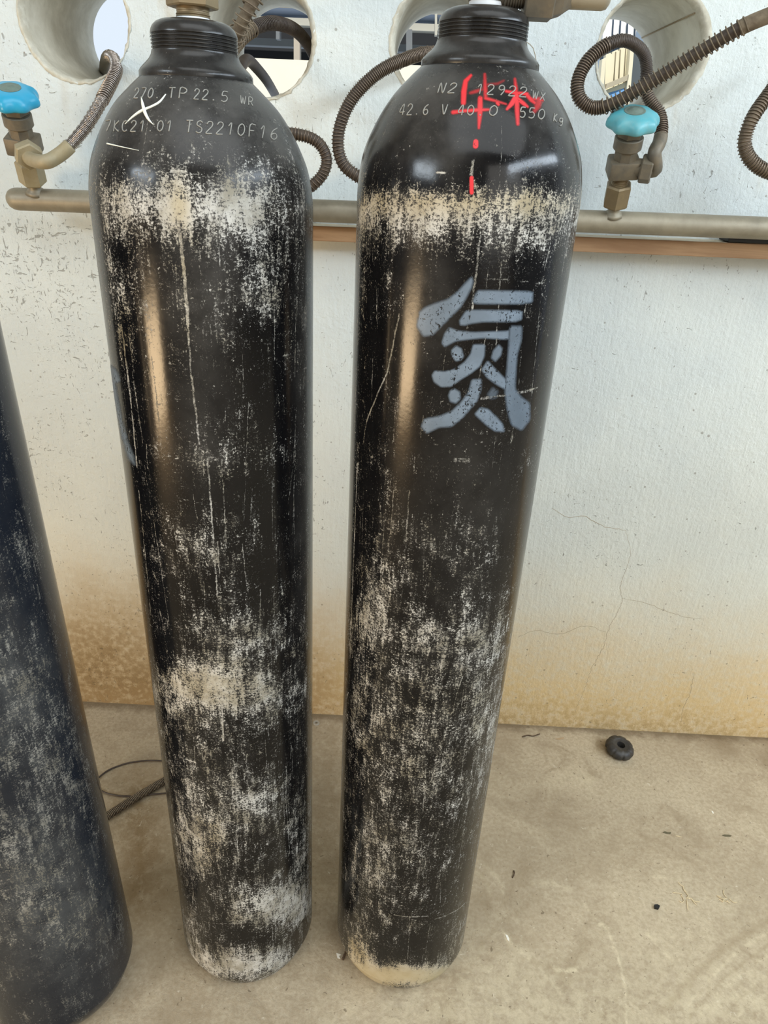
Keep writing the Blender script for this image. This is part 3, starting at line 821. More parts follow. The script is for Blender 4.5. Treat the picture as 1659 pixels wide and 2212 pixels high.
make_body(Acyl, 'cylinder_body', M['black'], tA, specA)
neck_ring(Acyl, tA, M['black'])
stamp(Acyl, tA, '270.', (289, 212), (318, 212), (352, 213), 21, slant=.25)
stamp(Acyl, tA, 'TP', (364, 212), (384, 212), (412, 214), 22)
stamp(Acyl, tA, '22.5', (418, 214), (455, 217), (498, 222), 22)
stamp(Acyl, tA, 'WR', (519, 224), (535, 227), (551, 230), 17, slant=0)
stamp(Acyl, tA, '7KC21.01', (226, 284), (300, 284), (378, 284), 23)
stamp(Acyl, tA, 'TS2210F16', (400, 286), (500, 292), (606, 303), 26)
surf_stroke(Acyl, tA, 'painted_cross', [(358, 204), (345, 220), (330, 229), (305, 240), (285, 254), (270, 268)], [.0006, .0011, .0011, .0014, .0010, .0003], 'chalk')
surf_stroke(Acyl, tA, 'painted_cross', [(305, 209), (309, 228), (314, 245), (321, 258), (331, 269)], [.0003, .0013, .0016, .0012, .0002], 'chalk')
surf_stroke(Acyl, tA, 'scratch_mark', [(231, 310), (262, 317), (300, 325)], [.0007, .0004, .0002], 'chalk')
paint_patch(Acyl, 'painted_character', M['letter_paint'], tA, (236, 780, 300, 1010), [
    poly_shape([(238, 788), (252, 800), (260, 822), (246, 832), (238, 815)], 3, .9),
    stroke_shape([(244, 830), (252, 870), (260, 910), (268, 945)], [12, 9, 9, 12], 3, .9),
    poly_shape([(262, 940), (272, 945), (288, 985), (292, 1005), (276, 990)], 4, .8)])

# ---------------------------------------------------------------- cylinder B (right, with the character)
tB = thing('gas_cylinder', 'black gas cylinder with a large grey-blue character and red scrawl on it', 'gas cylinder', (Bcyl.x, Bcyl.y, 0), 0, 'black gas cylinders')
specB = dict(base=0.36, dust0=0.02, seed=23, rand=380, rand_h=240,
  wear=[(1010, 440, 320, 42, .78), (1010, 500, 320, 50, .45), (850, 470, 90, 60, .25), (1060, 540, 110, 50, .22), (1200, 470, 60, 60, .25), (790, 560, 30, 200, .25),
        (800, 1330, 60, 60, .35), (980, 1370, 170, 70, .42), (850, 1240, 90, 60, .22), (930, 1520, 200, 140, .40), (900, 1660, 170, 90, .24), (1060, 1600, 40, 260, .25), (880, 1830, 150, 110, .36), (800, 1450, 40, 300, .2), (1030, 1250, 60, 100, .2), (860, 1980, 140, 60, .2), (960, 1150, 120, 70, .18), (820, 1080, 40, 160, .2), (800, 1900, 60, 90, .2),
        (880, 2108, 190, 26, 1.5), (770, 2060, 40, 50, .7), (1000, 2040, 30, 60, .5), (1010, 280, 240, 110, -.22), (1000, 900, 240, 160, -.06), (1080, 760, 140, 170, -.10), (830, 1060, 50, 80, -.1)],
  dust=[(900, 250, 110, 110, .45), (1010, 180, 160, 40, .35), (1190, 240, 60, 90, .45), (960, 330, 50, 60, .18), (930, 650, 60, 140, .28), (1000, 1080, 140, 200, .16), (1225, 700, 24, 300, .35), (1150, 1300, 20, 400, .3), (1060, 1750, 30, 300, .25)],
  beige=[(1010, 432, 330, 40, .75), (880, 2110, 220, 30, 1.0), (770, 2050, 40, 50, .8), (1000, 2050, 40, 50, .6), (785, 800, 12, 500, .5), (930, 1560, 180, 120, .2)],
  scratch=[([(1036, 520), (1030, 580), (1022, 640), (1018, 690)], 1.8, .55), ([(862, 680), (850, 740), (838, 800), (812, 860), (792, 910)], 1.4, .6), ([(792, 910), (784, 960)], 1.2, .5),
           ([(1136, 660), (1126, 760), (1118, 860), (1104, 960)], 1.2, .4), ([(884, 1060), (876, 1180), (868, 1290)], 1.4, .45), ([(930, 1060), (936, 1180), (926, 1280)], 1.2, .35),
           ([(1040, 860), (1100, 852), (1160, 838)], 2.2, .55), ([(1040, 600), (1110, 606), (1180, 612)], .8, .5), ([(776, 440), (772, 700), (766, 900)], 1.0, .45), ([(772, 1000), (764, 1200), (756, 1420)], 1.4, .6),
           ([(830, 1290), (824, 1320), (838, 1340), (826, 1362)], 1, .6), ([(800, 1310), (792, 1340), (806, 1356)], 1, .6), ([(846, 1320), (866, 1326)], 1, .5), ([(760, 1580), (800, 1620), (836, 1668)], 1.4, .6),
           ([(770, 1620), (790, 1640)], 1, .5), ([(852, 1976), (924, 1978)], 1.6, .7), ([(940, 1985), (975, 1972), (1005, 1950)], 2.2, .6), ([(818, 1880), (824, 1990)], 1.2, .55), ([(988, 1690), (978, 1820)], 1.0, .4),
           ([(892, 1420), (885, 1560)], 1.2, .4), ([(1000, 1460), (986, 1500), (978, 1540)], 1.0, .6), ([(742, 1560), (738, 1720)], 1.6, .7), ([(905, 993), (912, 994)], 8, .3), ([(985, 994), (1012, 994)], 6, .42), ([(960, 1205), (996, 1206)], 7, .42),
           ([(975, 372), (990, 373)], 1.0, .7), ([(944, 372), (962, 372)], 1.4, .8), ([(1022, 345), (1018, 375), (1030, 410), (1045, 432)], 2.2, .5)])
make_body(Bcyl, 'cylinder_body', M['black'], tB, specB)
neck_ring(Bcyl, tB, M['black'])
stamp(Bcyl, tB, 'N2', (944, 201), (966, 201), (990, 201), 21, slant=.3)
stamp(Bcyl, tB, '12922', (1028, 203), (1085, 206), (1144, 211), 21)
stamp(Bcyl, tB, 'WX', (1149, 213), (1165, 216), (1181, 219), 17)
stamp(Bcyl, tB, '42.6', (862, 249), (895, 248), (930, 248), 23, slant=.2)
stamp(Bcyl, tB, 'V', (953, 247), (962, 247), (972, 247), 21)
stamp(Bcyl, tB, '40.0', (988, 249), (1030, 250), (1082, 251), 22)
stamp(Bcyl, tB, '550', (1121, 254), (1150, 256), (1182, 260), 22)
stamp(Bcyl, tB, 'Kg', (1194, 262), (1206, 265), (1220, 268), 17)
Z5 = lambda pts: [(840 + x / 4.1475, 560 + y / 4.1475) for x, y in pts]
SH = [
 poly_shape(Z5([(742, 160), (754, 200), (738, 255), (690, 350), (640, 430), (560, 510), (470, 600), (390, 680), (310, 690), (250, 600), (270, 480), (330, 430), (420, 395), (530, 360), (620, 290), (690, 210)]), 3.5, 1.0),
 poly_shape(Z5([(795, 282), (900, 282), (1290, 290), (1285, 385), (1180, 400), (742, 398)]), 3.2),
 poly_shape(Z5([(690, 465), (760, 455), (1195, 462), (1190, 540), (1130, 560), (850, 560), (740, 575), (680, 592), (640, 588), (634, 550)]), 2.8),
 poly_shape(Z5([(540, 612), (620, 642), (750, 655), (1040, 645), (1075, 640), (1075, 720), (850, 705), (740, 715), (600, 732), (500, 785), (474, 750), (500, 665)]), 2.6),
 poly_shape(Z5([(1085, 600), (1192, 600), (1188, 720), (1150, 850), (1140, 960), (1130, 1160), (1180, 1230), (1262, 1290), (1265, 1440), (1190, 1535), (1100, 1485), (1060, 1350), (1040, 1180), (1060, 960), (1075, 760)]), 3.2, .8),
 poly_shape(Z5([(600, 775), (650, 800), (670, 870), (645, 905), (600, 912), (565, 870), (562, 815)]), 2.4),
 poly_shape(Z5([(985, 765), (1015, 800), (1005, 860), (955, 918), (918, 885), (935, 820)]), 2.6, .85),
 poly_shape(Z5([(755, 765), (862, 765), (855, 870), (815, 960), (740, 1020), (640, 1080), (560, 1140), (470, 1145), (405, 1100), (385, 1040), (412, 1000), (500, 1008), (590, 985), (680, 920), (735, 845)]), 2.4),
 poly_shape(Z5([(885, 910), (940, 970), (1000, 1030), (1050, 1080), (1050, 1170), (960, 1120), (880, 1060), (830, 990)]), 2.6, .95),
 poly_shape(Z5([(745, 1080), (828, 1075), (825, 1170), (790, 1270), (730, 1340), (650, 1430), (560, 1500), (450, 1505), (340, 1560), (290, 1500), (320, 1430), (450, 1408), (560, 1365), (650, 1280), (715, 1190)]), 3.0, .95),
 poly_shape(Z5([(585, 1160), (635, 1190), (640, 1250), (600, 1290), (550, 1275), (535, 1220), (550, 1180)]), 2.8),
 poly_shape(Z5([(930, 1150), (975, 1180), (960, 1240), (910, 1250), (885, 1210)]), 4.0, .45),
 poly_shape(Z5([(822, 1328), (890, 1345), (960, 1410), (1020, 1480), (1035, 1545), (950, 1540), (880, 1490), (768, 1390)]), 2.8, .95),
]
paint_patch(Bcyl, 'painted_character', M['letter_paint'], tB, (884, 585, 1160, 950), SH, 0.0006)
Z6 = lambda pts: [(840 + x / 3.95, 140 + y / 3.95) for x, y in pts]
RD = [
 stroke_shape(Z6([(700, 90), (655, 140), (640, 230), (636, 325)]), [5, 9, 11, 10], 2.0, .95),
 stroke_shape(Z6([(818, 80), (822, 200), (826, 275)]), [4, 8, 7], 2.4, .6),
 stroke_shape(Z6([(825, 285), (900, 305), (1000, 335)]), [6, 5, 3], 2.0, .8),
 stroke_shape(Z6([(925, 325), (935, 338)]), [7, 6], 1.5, .9),
 stroke_shape(Z6([(695, 240), (740, 228), (790, 210)]), [5, 7, 4], 2.4, .45),
 stroke_shape(Z6([(840, 170), (930, 160), (980, 135)]), [4, 4, 3], 2.4, .35),
 stroke_shape(Z6([(780, 285), (778, 390), (768, 540)]), [9, 11, 4], 2.2, .9),
 stroke_shape(Z6([(548, 405), (640, 393), (760, 386), (860, 382)]), [8, 6, 7, 4], 2.0, .95),
 stroke_shape(Z6([(1075, 120), (1085, 200), (1080, 285)]), [4, 7, 8], 2.4, .7),
 stroke_shape(Z6([(1000, 225), (1080, 240), (1180, 248)]), [5, 7, 6], 2.0, .85),
 stroke_shape(Z6([(1090, 265), (1050, 330), (1008, 378)]), [10, 10, 5], 1.8, .95),
 stroke_shape(Z6([(1085, 280), (1150, 330), (1185, 358)]), [8, 8, 4], 1.8, .9),
 stroke_shape(Z6([(1092, 290), (1095, 400), (1100, 505)]), [10, 9, 6], 2.2, .85),
 stroke_shape(Z6([(1180, 260), (1215, 300), (1245, 325)]), [8, 8, 6], 2.0, .75),
 stroke_shape(Z6([(1215, 290), (1260, 290), (1310, 305)]), [6, 7, 5], 2.2, .6),
 stroke_shape(Z6([(1285, 300), (1270, 350), (1240, 400)]), [12, 12, 6], 3.0, .5),
 stroke_shape(Z6([(742, 655), (740, 692)]), [10, 11], 1.2, 1.0),
 stroke_shape(Z6([(706, 965), (706, 1090)]), [8, 8], 1.2, 1.0),
]
paint_patch(Bcyl, 'red_scrawl', M['red_paint'], tB, (960, 152, 1186, 425), RD, 0.0005)

# ---------------------------------------------------------------- cylinder C (edge of frame)
tC = thing('gas_cylinder', 'dusty blue-black gas cylinder cut off by the left edge of the picture', 'gas cylinder', (Ccyl.x, Ccyl.y, 0.0025))
tC.rotation_euler = (0, math.radians(-1.2), 0)
specC = dict(base=0.52, dust0=0.10, seed=31, rand=260, rand_h=90,
  wear=[(60, 1500, 90, 130, .35), (60, 1200, 70, 60, .25), (150, 1700, 90, 120, .3), (60, 1900, 120, 120, .35), (180, 2010, 90, 60, .3), (60, 950, 60, 160, -.1), (200, 1750, 40, 400, -.05)],
  dust=[(40, 1500, 120, 160, .4), (160, 1950, 120, 160, .35), (60, 2000, 140, 160, .3)],
  beige=[(180, 1960, 90, 90, .25)],
  scratch=[([(10, 1250), (50, 1500), (100, 1850)], 5, .42), ([(130, 1300), (165, 1560), (205, 1800)], 3, .38), ([(40, 1000), (90, 1300)], 2.4, .35), ([(20, 1700), (60, 2050)], 5, .4), ([(110, 1600), (170, 1950)], 3, .4), ([(60, 1200), (120, 1480)], 1.6, .4), ([(90, 1850), (160, 2150)], 1.4, .3), ([(30, 1400), (90, 1900)], 2.4, .4), ([(150, 1400), (190, 1640)], 1.2, .35)])
make_body(Ccyl, 'cylinder_body', M['blueblack'], tC, specC, dense=False)
neck_ring(Ccyl, tC, M['blueblack'])

# ================================================================== VALVES ON TOP OF THE CYLINDERS
def hexnut(bm, r, z0, z1, mat=Matrix.Identity(4), rot=0.0, ch=0.0012):
    add_prism(bm, 6, r, z0, z1, mat, ch, rot)
def cylv(bm, r, z0, z1, mat=Matrix.Identity(4), ch=0.0006, n=32):
    add_lathe(bm, [(r - ch, z0), (r, z0 + ch), (r, z1 - ch), (r - ch, z1)], n, mat)
def thread(bm, r, z0, z1, pitch=0.0018, depth=0.0008, mat=Matrix.Identity(4), n=32):
    prof = [(r - depth, z0)]; z = z0
    while z + pitch <= z1:
        prof += [(r, z + pitch * .35), (r, z + pitch * .6), (r - depth, z + pitch * .95)]; z += pitch
    prof.append((r - depth, z1)); add_lathe(bm, prof, n, mat)

zA = 1.3512 - 0.0215; zB = 1.3512
v = bpy.data.objects.new('cylinder_valve', None); COL.objects.link(v); v.parent = tA
bm = bmesh.new(); cylv(bm, .0155, zA - .001, zA + .0025, ch=.001); obj('thread_tape', bm, M['tape'], v)
bm = bmesh.new(); thread(bm, .0152, zA + .0022, zA + .0068, .0017, .0008); cylv(bm, .0145, zA + .0065, zA + .0110); smooth_angle(obj('threaded_stem', bm, M['brass'], v), .7)
bm = bmesh.new(); hexnut(bm, .0230, zA + .0098, zA + .034, rot=.25); smooth_angle(obj('hex_base', bm, M['brass'], v), .5)
bm = bmesh.new(); cylv(bm, .0165, zA + .034, zA + .075); cylv(bm, .009, -.038, -.014, Matrix.Translation((0, 0, zA + .052)) @ Matrix.Rotation(PI / 2, 4, 'X'))
smooth_angle(obj('valve_body', bm, M['brass'], v), .7)

v = bpy.data.objects.new('cylinder_valve', None); COL.objects.link(v); v.parent = tB
bm = bmesh.new(); cylv(bm, .0148, zB - .001, zB + .0062, ch=.001); obj('thread_tape', bm, M['tape'], v)
bm = bmesh.new(); thread(bm, .0160, zB + .0055, zB + .011, .002, .0006); cylv(bm, .0165, zB + .010, zB + .06); smooth_angle(obj('valve_body', bm, M['steel_dirty'], v), .7)
mx = Matrix.Translation((0, 0, zB + .013)) @ Matrix.Rotation(PI / 2, 4, 'Y') @ Matrix.Rotation(.2, 4, 'Z')
bm = bmesh.new(); cylv(bm, .0105, .012, .034, mx); thread(bm, .0118, .016, .034, .0024, .001, mx); smooth_angle(obj('outlet_neck', bm, M['steel_dirty'], v), .7)

tn = thing('pipe_connector', 'brown hex nut with a short steel pipe end beside the neck of the right cylinder', 'connector', (Bcyl.x + .034, Bcyl.y, zB + .013))
R_ = Matrix.Rotation(PI / 2, 4, 'Y') @ Matrix.Rotation(.5, 4, 'Z')
bm = bmesh.new(); hexnut(bm, .0215, 0, .026, R_); add_lathe(bm, [(.0195, .0255), (.0165, .034), (.0105, .042), (.0095, .0425)], 6, R_); flat(obj('union_nut', bm, M['steel_dirty'], tn))
bm = bmesh.new(); add_lathe(bm, [(.0098, .03), (.0098, .070), (.0085, .0742), (.005, .0765)], 28, R_); smooth_angle(obj('pipe_end', bm, M['pipe'], tn), .8)

# ================================================================== MANIFOLD PIPE AND VALVES
PY = 1.245
def zp(x): return 1.1345 + 0.0128 * (x + .63)
def place(o, parent):
    """parent a mesh built in world coordinates to an Empty standing elsewhere"""
    o.parent = parent; o.matrix_parent_inverse = parent.matrix_basis.inverted(); return o
X0, X1 = -0.6385, 1.02
tp = thing('manifold_pipe', 'long dull steel pipe with rounded closed end, running along the white wall', 'pipe', (X0, PY, zp(X0)))
ax = np.array([1, 0, .0128]); ax /= np.linalg.norm(ax)
prof_s = [(0, .003), (.0015, .0085), (.005, .0130), (.010, .0158), (.016, .0170)]
L_ = X1 - X0
path = [np.array([X0, PY, zp(X0)]) + ax * q for q, r in prof_s] + [np.array([X0, PY, zp(X0)]) + ax * q for q in np.linspace(.02, L_, 120)]
rad = [r for q, r in prof_s] + [.0172] * 120
place(obj('pipe_run', tube_mesh('pipe_run', path, rad, 36)), tp); tp.children[0].data.materials.append(M['pipe'])

def valve(bx, ax_, outlet, wheel_mat, label, wheel_label, group):
    base = Vector((bx, PY, zp(bx)))
    z = Vector(ax_).normalized(); x = (Vector((1, 0, 0)) - z * z.x).normalized(); y = z.cross(x)
    m = Matrix((x, y, z)).transposed().to_4x4(); m.translation = base
    # the welded stub belongs to the pipe
    bm = bmesh.new(); add_lathe(bm, [(.0165, .0125), (.0125, .0165), (.0098, .0185), (.0088, .022), (.0088, .0300)], 28)
    bmesh.ops.transform(bm, matrix=m, verts=bm.verts)
    place(obj('welded_stub', bm, M['pipe']), tp)
    t = thing('shutoff_valve', label, 'valve', group=group); t.matrix_basis = m
    def part(name, bm, mat, ang=.6, parent=None):
        return smooth_angle(obj(name, bm, mat, parent or t), ang)
    bm = bmesh.new(); hexnut(bm, .0205, .0285, .0640, rot=.35, ch=.0025); part('lower_nut', bm, M['tan'] if outlet < -.8 else M['brass'], .5)
    bm = bmesh.new(); thread(bm, .0128, .0630, .0765, .0026, .0011); part('thread', bm, M['brass'], .7)
    bm = bmesh.new(); add_box(bm, .045, .036, .0265, Matrix.Translation((0, 0, .0895)), .003)
    add_prism(bm, 8, .0172, .100, .1205, ch=.0006, rot=.2); smooth_angle(part('valve_body', bm, M['steel_dirty'], .5), .5)
    bm = bmesh.new(); cylv(bm, .0208, .1175, .1345, ch=.0012, n=36); part('bonnet_collar', bm, M['steel_dirty'], .6)
    bm = bmesh.new(); hexnut(bm, .0185, .1345, .1450, rot=.15, ch=.0015); cylv(bm, .006, .1450, .1515); part('packing_nut', bm, M['steel_dirty'], .5)
    # outlet on the side
    d = Vector((math.cos(outlet), math.sin(outlet), 0))
    ro = Matrix.Translation((0, 0, .0905)) @ d.to_track_quat('Z', 'Y').to_matrix().to_4x4()
    bm = bmesh.new(); cylv(bm, .0135, .010, .027, ro); part('outlet', bm, M['steel_dirty'], .6)
    bm = bmesh.new(); hexnut(bm, .0205, .0255, .0430, ro, rot=.3, ch=.002); part('outlet_nut', bm, M['tan'] if outlet < -.8 else M['steel_dirty'], .5)
    # handwheel: eight shallow lobes
    def lobes(a, r, zz):
        k = max(0.0, min(1.0, (r - .020) / .014))
        return r * (1 + k * (.045 * math.cos(8 * a) - .02 * abs(math.sin(4 * a))))
    prof = [(.007, .1500), (.020, .1505), (.0300, .1495), (.0352, .1500), (.0366, .1520), (.0366, .1560), (.0352, .1605), (.0318, .1650), (.0265, .1682), (.0205, .1697), (.0160, .1702)]
    bm = bmesh.new(); add_lathe(bm, prof, 96, mod=lobes)
    w = part('handwheel', bm, wheel_mat, .9); w['label'] = wheel_label
    bm = bmesh.new(); add_lathe(bm, [(.0150, .1698), (.0150, .1708), (.0138, .1712), (.0126, .1706), (.0112, .1706), (.0100, .1713), (.0070, .1716), (.0045, .1732), (.003, .1734)], 36)
    part('hub_cap', bm, M['hub'], .8, w)
    tip = m @ (ro @ Vector((0, 0, .043)))
    return np.array(tip), np.array((m.to_3x3() @ d)[:])

outR, dirR = valve(.3425, (-.085, -.42, .9), -.30, M['teal'], 'shutoff valve with a dusty turquoise handwheel, right of the cylinder with the character', 'dusty turquoise handwheel', 'manifold valves')
outL, dirL = valve(-.589, (.115, -.42, .9), -1.05, M['blue'], 'shutoff valve with a bright blue handwheel at the closed left end of the pipe', 'bright blue handwheel', 'manifold valves')

# black bracket under the pipe, standing on the batten
bm = bmesh.new()
xb0, xb1 = .548, .80
zb = 1.1135 + (1.1275 - 1.1135) * (xb0 + .30) / 1.25
add_box(bm, xb1 - xb0, .040, .0095, Matrix.Translation(((xb0 + xb1) / 2, 1.290, zb + .0062)), .001)
tag(obj('flat_bar', bm, M['black_plain'], smooth=False), 'flat black bar lying on the batten under the pipe at the right edge', 'bar')

# ================================================================== HOSES
def hose(label, pts, r, mats, spring, name='spring_hose', plain=None, group='spring guarded hoses', first=None, wire=.0008):
    """pts: (px, py, Y) or a 3-vector; spring: (from, to, radius, pitch) pieces along the hose"""
    P = [np.array(q, float) if first is None or i not in first else np.array(q, float) for i, q in enumerate(pts)]
    P = [at(*q) if q[0] > 3 or q[0] < -3 or q[1] > 3 else q for q in P]
    path = catmull(P, .004)
    path, _ = arc_resample(path, .003)
    t = thing(name, label, 'hose', tuple(path[0]), 0, group)
    def child(nm, me, mat):
        o = obj(nm, me, mat); place(o, t); return o
    child('inner_hose', tube_mesh('inner_hose', path, r, 14), mats[0])
    for (a, b, rad, pitch, m) in spring:
        i0, i1 = int(a * (len(path) - 1)), int(b * (len(path) - 1))
        c = coil_path(path[i0:i1 + 1], rad, pitch, 13)
        child('spring_guard', tube_mesh('spring_guard', c, wire, 5), M[m])
    if plain:
        for (a, b, rad, m) in plain:
            i0, i1 = int(a * (len(path) - 1)), int(b * (len(path) - 1))
            child('end_pipe', tube_mesh('end_pipe', path[i0:i1 + 1], rad, 18), M[m])
    return t

hose('bright steel spring hose curving up from the blue valve to the leftmost hole',
     [outL - dirL * .012, outL + dirL * .004, (96, 350, 1.150), (120, 340, 1.158), (150, 316, 1.168), (188, 270, 1.185), (217, 222, 1.215), (240, 178, 1.265), (251, 150, 1.305), (246, 127, 1.345), (235, 121, 1.39), (228, 132, 1.47), (224, 160, 1.62)],
     .0066, [M['hose']], [(.13, .30, .0090, .0021, 'spring_bright'), (.30, .46, .0096, .0050, 'spring_bright'), (.46, .60, .0090, .0026, 'spring_bright')],
     plain=[(0, .16, .0100, 'tan'), (.585, 1, .0092, 'steel_dirty')], wire=.0009)

hose('brown spring hose looping out beside the right shoulder of the left black cylinder',
     [(600, 445, PY), (630, 422, 1.22), (672, 402, 1.20), (697, 377, 1.2), (706, 346, 1.2), (695, 316, 1.2), (672, 298, 1.2), (636, 289, 1.2), (590, 284, 1.2), (545, 255, 1.2), (518, 205, 1.21), (515, 165, 1.235), (522, 140, 1.29), (536, 130, 1.36), (556, 149, 1.45), (576, 174, 1.55), (594, 204, 1.67)],
     .0078, [M['hose']], [(.05, .30, .0090, lambda f: .0048, 'spring'), (.30, .38, .0088, .0022, 'spring'), ],
     plain=[(.40, 1, .0088, 'hose_dark')], wire=.00075)

hose('brown spring hose bulging out left of the cylinder with the blue character',
     [(870, 455, PY), (835, 425, 1.23), (800, 395, 1.21), (766, 377, 1.2), (740, 352, 1.2), (730, 312, 1.2), (737, 264, 1.2), (764, 209, 1.2), (816, 158, 1.2), (878, 127, 1.21), (930, 115, 1.24), (975, 125, 1.32), (995, 160, 1.45), (1000, 200, 1.62)],
     .0083, [M['hose']], [(.02, .80, .0096, lambda f: .0036 + .0012 * math.sin(9 * f), 'spring')], wire=.0008)

hose('long rusty spring hose looped over the turquoise valve and rising to the upper right',
     [outR - dirR * .012, outR + dirR * .004, (1414, 330, 1.185), (1425, 306, 1.196), (1429, 272, 1.21), (1422, 242, 1.222), (1405, 219, 1.228), (1394, 190, 1.23), (1397, 150, 1.23), (1388, 112, 1.225), (1352, 88, 1.22), (1310, 98, 1.215), (1270, 131, 1.21), (1248, 175, 1.205), (1252, 213, 1.20), (1280, 233, 1.195), (1318, 226, 1.185), (1362, 203, 1.175), (1430, 163, 1.16), (1520, 107, 1.14), (1600, 60, 1.12), (1659, 34, 1.11), (1740, 2, 1.10)],
     .0080, [M['hose']], [(.10, .24, .0093, .0034, 'spring'), (.24, .40, .0085, .0026, 'hose_dark'), (.40, .60, .0096, .0034, 'spring'), (.60, .90, .0106, .0068, 'hose_dust')],
     plain=[(0, .115, .0100, 'steel_dirty'), (.595, .89, .0076, 'hose_dust'), (.885, 1, .0096, 'hose_dust')], wire=.0010)

hose('brown spring hose coming in at the right edge of the picture',
     [(1730, 388, 1.2), (1664, 373, 1.2), (1632, 356, 1.2), (1612, 330, 1.2), (1609, 298, 1.2), (1627, 252, 1.2), (1661, 203, 1.21), (1700, 150, 1.22), (1735, 105, 1.235)],
     .0085, [M['hose_dust']], [(.0, .8, .0100, .0042, 'spring')], wire=.0010)

hose('thick spring hose behind the neck of the left black cylinder, arching into the second hole',
     [(590, -60, 1.10), (552, -5, 1.09), (528, 38, 1.09), (508, 80, 1.10), (494, 112, 1.14), (500, 104, 1.19), (524, 76, 1.235), (556, 57, 1.27), (592, 50, 1.305), (632, 62, 1.36), (660, 88, 1.43), (682, 130, 1.53), (690, 170, 1.62)],
     .0074, [M['hose_dust']], [(.0, .42, .0112, .0082, 'hose_dust'), (.42, .9, .0094, .0036, 'hose_dark')], wire=.0011)

# hose and thin cable lying on the floor between the cylinders
def floor_path(pts, z): return [np.array([*on_floor(x, y, z)[:2], z]) for x, y in pts]
hose('grey spring hose lying on the floor behind the left pair of cylinders',
     floor_path([(90, 1835), (150, 1806), (205, 1778), (240, 1757), (295, 1722), (350, 1690), (420, 1652), (500, 1630)], .0092),
     .0062, [M['hose']], [(0, 1, .0082, .0030, 'hose_dust')], wire=.0010)
cab = floor_path([(400, 1650), (350, 1645), (310, 1645), (268, 1651), (232, 1666), (208, 1690), (222, 1711), (262, 1720), (318, 1718), (375, 1714), (420, 1716)], .0019)
cp = catmull(cab, .004); cp[:, 2] = .0019 + .002 * np.abs(np.sin(np.linspace(0, 9, len(cp))))
tag(obj('thin_cable', tube_mesh('thin_cable', cp, .0018, 8), M['hose_dark']), 'thin dark cable curled in a loop on the floor beside the spring hose', 'cable')

# ================================================================== THINGS ON THE FLOOR
p = on_floor(1337, 1616, .012)
t = thing('loose_handwheel', 'loose black valve handwheel lying on the floor near the wall', 'handwheel', (p[0], p[1], 0.0))
def lobes2(a, r, zz):
    k = max(0.0, min(1.0, (r - .018) / .010)); return r * (1 - k * .085 * max(0.0, math.cos(8 * a)) ** 5)
tilt = Matrix.Translation((0, 0, .0045)) @ Matrix.Rotation(.10, 4, 'X') @ Matrix.Rotation(.10, 4, 'Y')
bm = bmesh.new()
outer = [(.0100, .004), (.022, .001), (.0285, .0005), (.0320, .004), (.0330, .010), (.0305, .0170), (.0250, .0205), (.0185, .0218), (.0170, .0208), (.0120, .0206), (.0095, .0205), (.0088, .019), (.0088, .005), (.0100, .004)]
add_lathe(bm, outer, 84, tilt, mod=lobes2, cap=False)
smooth_angle(obj('wheel_rim', bm, M['rubber'], t), .8)
bm = bmesh.new(); add_lathe(bm, [(.0088, .006), (.0001, .006)], 24, tilt, cap=False); obj('hub_plate', bm, M['black_plain'], t)

p = on_floor(683, 1563)
bm = bmesh.new(); add_lathe(bm, [(.0035, .0), (.0075, .0), (.0082, .0012), (.0075, .0030), (.0035, .0030), (.0030, .0015), (.0035, .0)], 28, cap=False)
o = tag(obj('washer', bm, M['washer'], loc=(p[0], p[1], .0004)), 'small pale metal washer on the floor close to the wall between the two black cylinders', 'washer'); smooth_angle(o, .7)

def twig(label, pts, r, mat='twig', name='twig', cat='twig', z=None):
    z = r if z is None else z
    P = [np.array([*on_floor(x, y, z)[:2], z + dz]) for x, y, dz in pts]
    path = catmull(P, .002)
    rs = np.random.RandomState(len(label)); w = r * (1 + .2 * rs.randn(len(path))).clip(.6, 1.4)
    return tag(obj(name, tube_mesh(name, path, w, 7), M[mat]), label, cat)
twig('dark broken twig standing against the foot of the cylinder with the character', [(740, 2073, 0), (747, 2056, .002), (752, 2044, .006), (748, 2036, .007)], .0021)
twig('short dark twig on the floor right of the cylinder with the character', [(1107, 1896, 0), (1111, 1888, .001), (1110, 1881, 0)], .0012)
twig('thin brown twig on the floor close to the wall, left of the loose handwheel', [(1128, 1592, 0), (1140, 1589, .001), (1152, 1590, 0), (1166, 1586, .001)], .0013)
def chip(name, cat, label, px, py, pts, mat, h=.0012, curl=.003):
    """small irregular scrap with real thickness, slightly curled"""
    p = on_floor(px, py)
    bm = bmesh.new(); n = len(pts)
    top = [bm.verts.new((x, y, h + curl * (x * x + y * y) / .0001 * .35)) for x, y in pts]
    bot = [bm.verts.new((x, y, curl * (x * x + y * y) / .0001 * .35)) for x, y in pts]
    bm.faces.new(top); bm.faces.new(list(reversed(bot)))
    for i in range(n): bm.faces.new((bot[i], bot[(i + 1) % n], top[(i + 1) % n], top[i]))
    return tag(obj(name, bm, M[mat], smooth=False, loc=(p[0], p[1], .0002)), label, cat)
S_ = lambda pts, k: [(x * k, y * k) for x, y in pts]
chip('paper_scrap', 'scrap', 'torn white paper scrap beside the twig at the foot of the cylinder', 731, 2064, S_([(-4, 4), (5, 1), (1, -1), (4, -6), (-1, -5), (-3, 0)], .001), 'paper', .0005, .002)
chip('pale_leaf', 'leaf', 'pale curled dead leaf on the floor near the wall, second bit from the cylinder', 1209, 1596, S_([(-12, -3), (-2, -4), (9, 0), (12, 5), (2, 3), (-8, 0)], .001), 'leaf_pale', .0005, .0006)
chip('dark_leaf', 'leaf', 'small dark pointed leaf on the floor near the right edge', 1570, 1805, S_([(-11, -1), (-4, -3), (6, -3), (10, 0), (4, 2), (-5, 2)], .001), 'leaf', .0006, .0006)
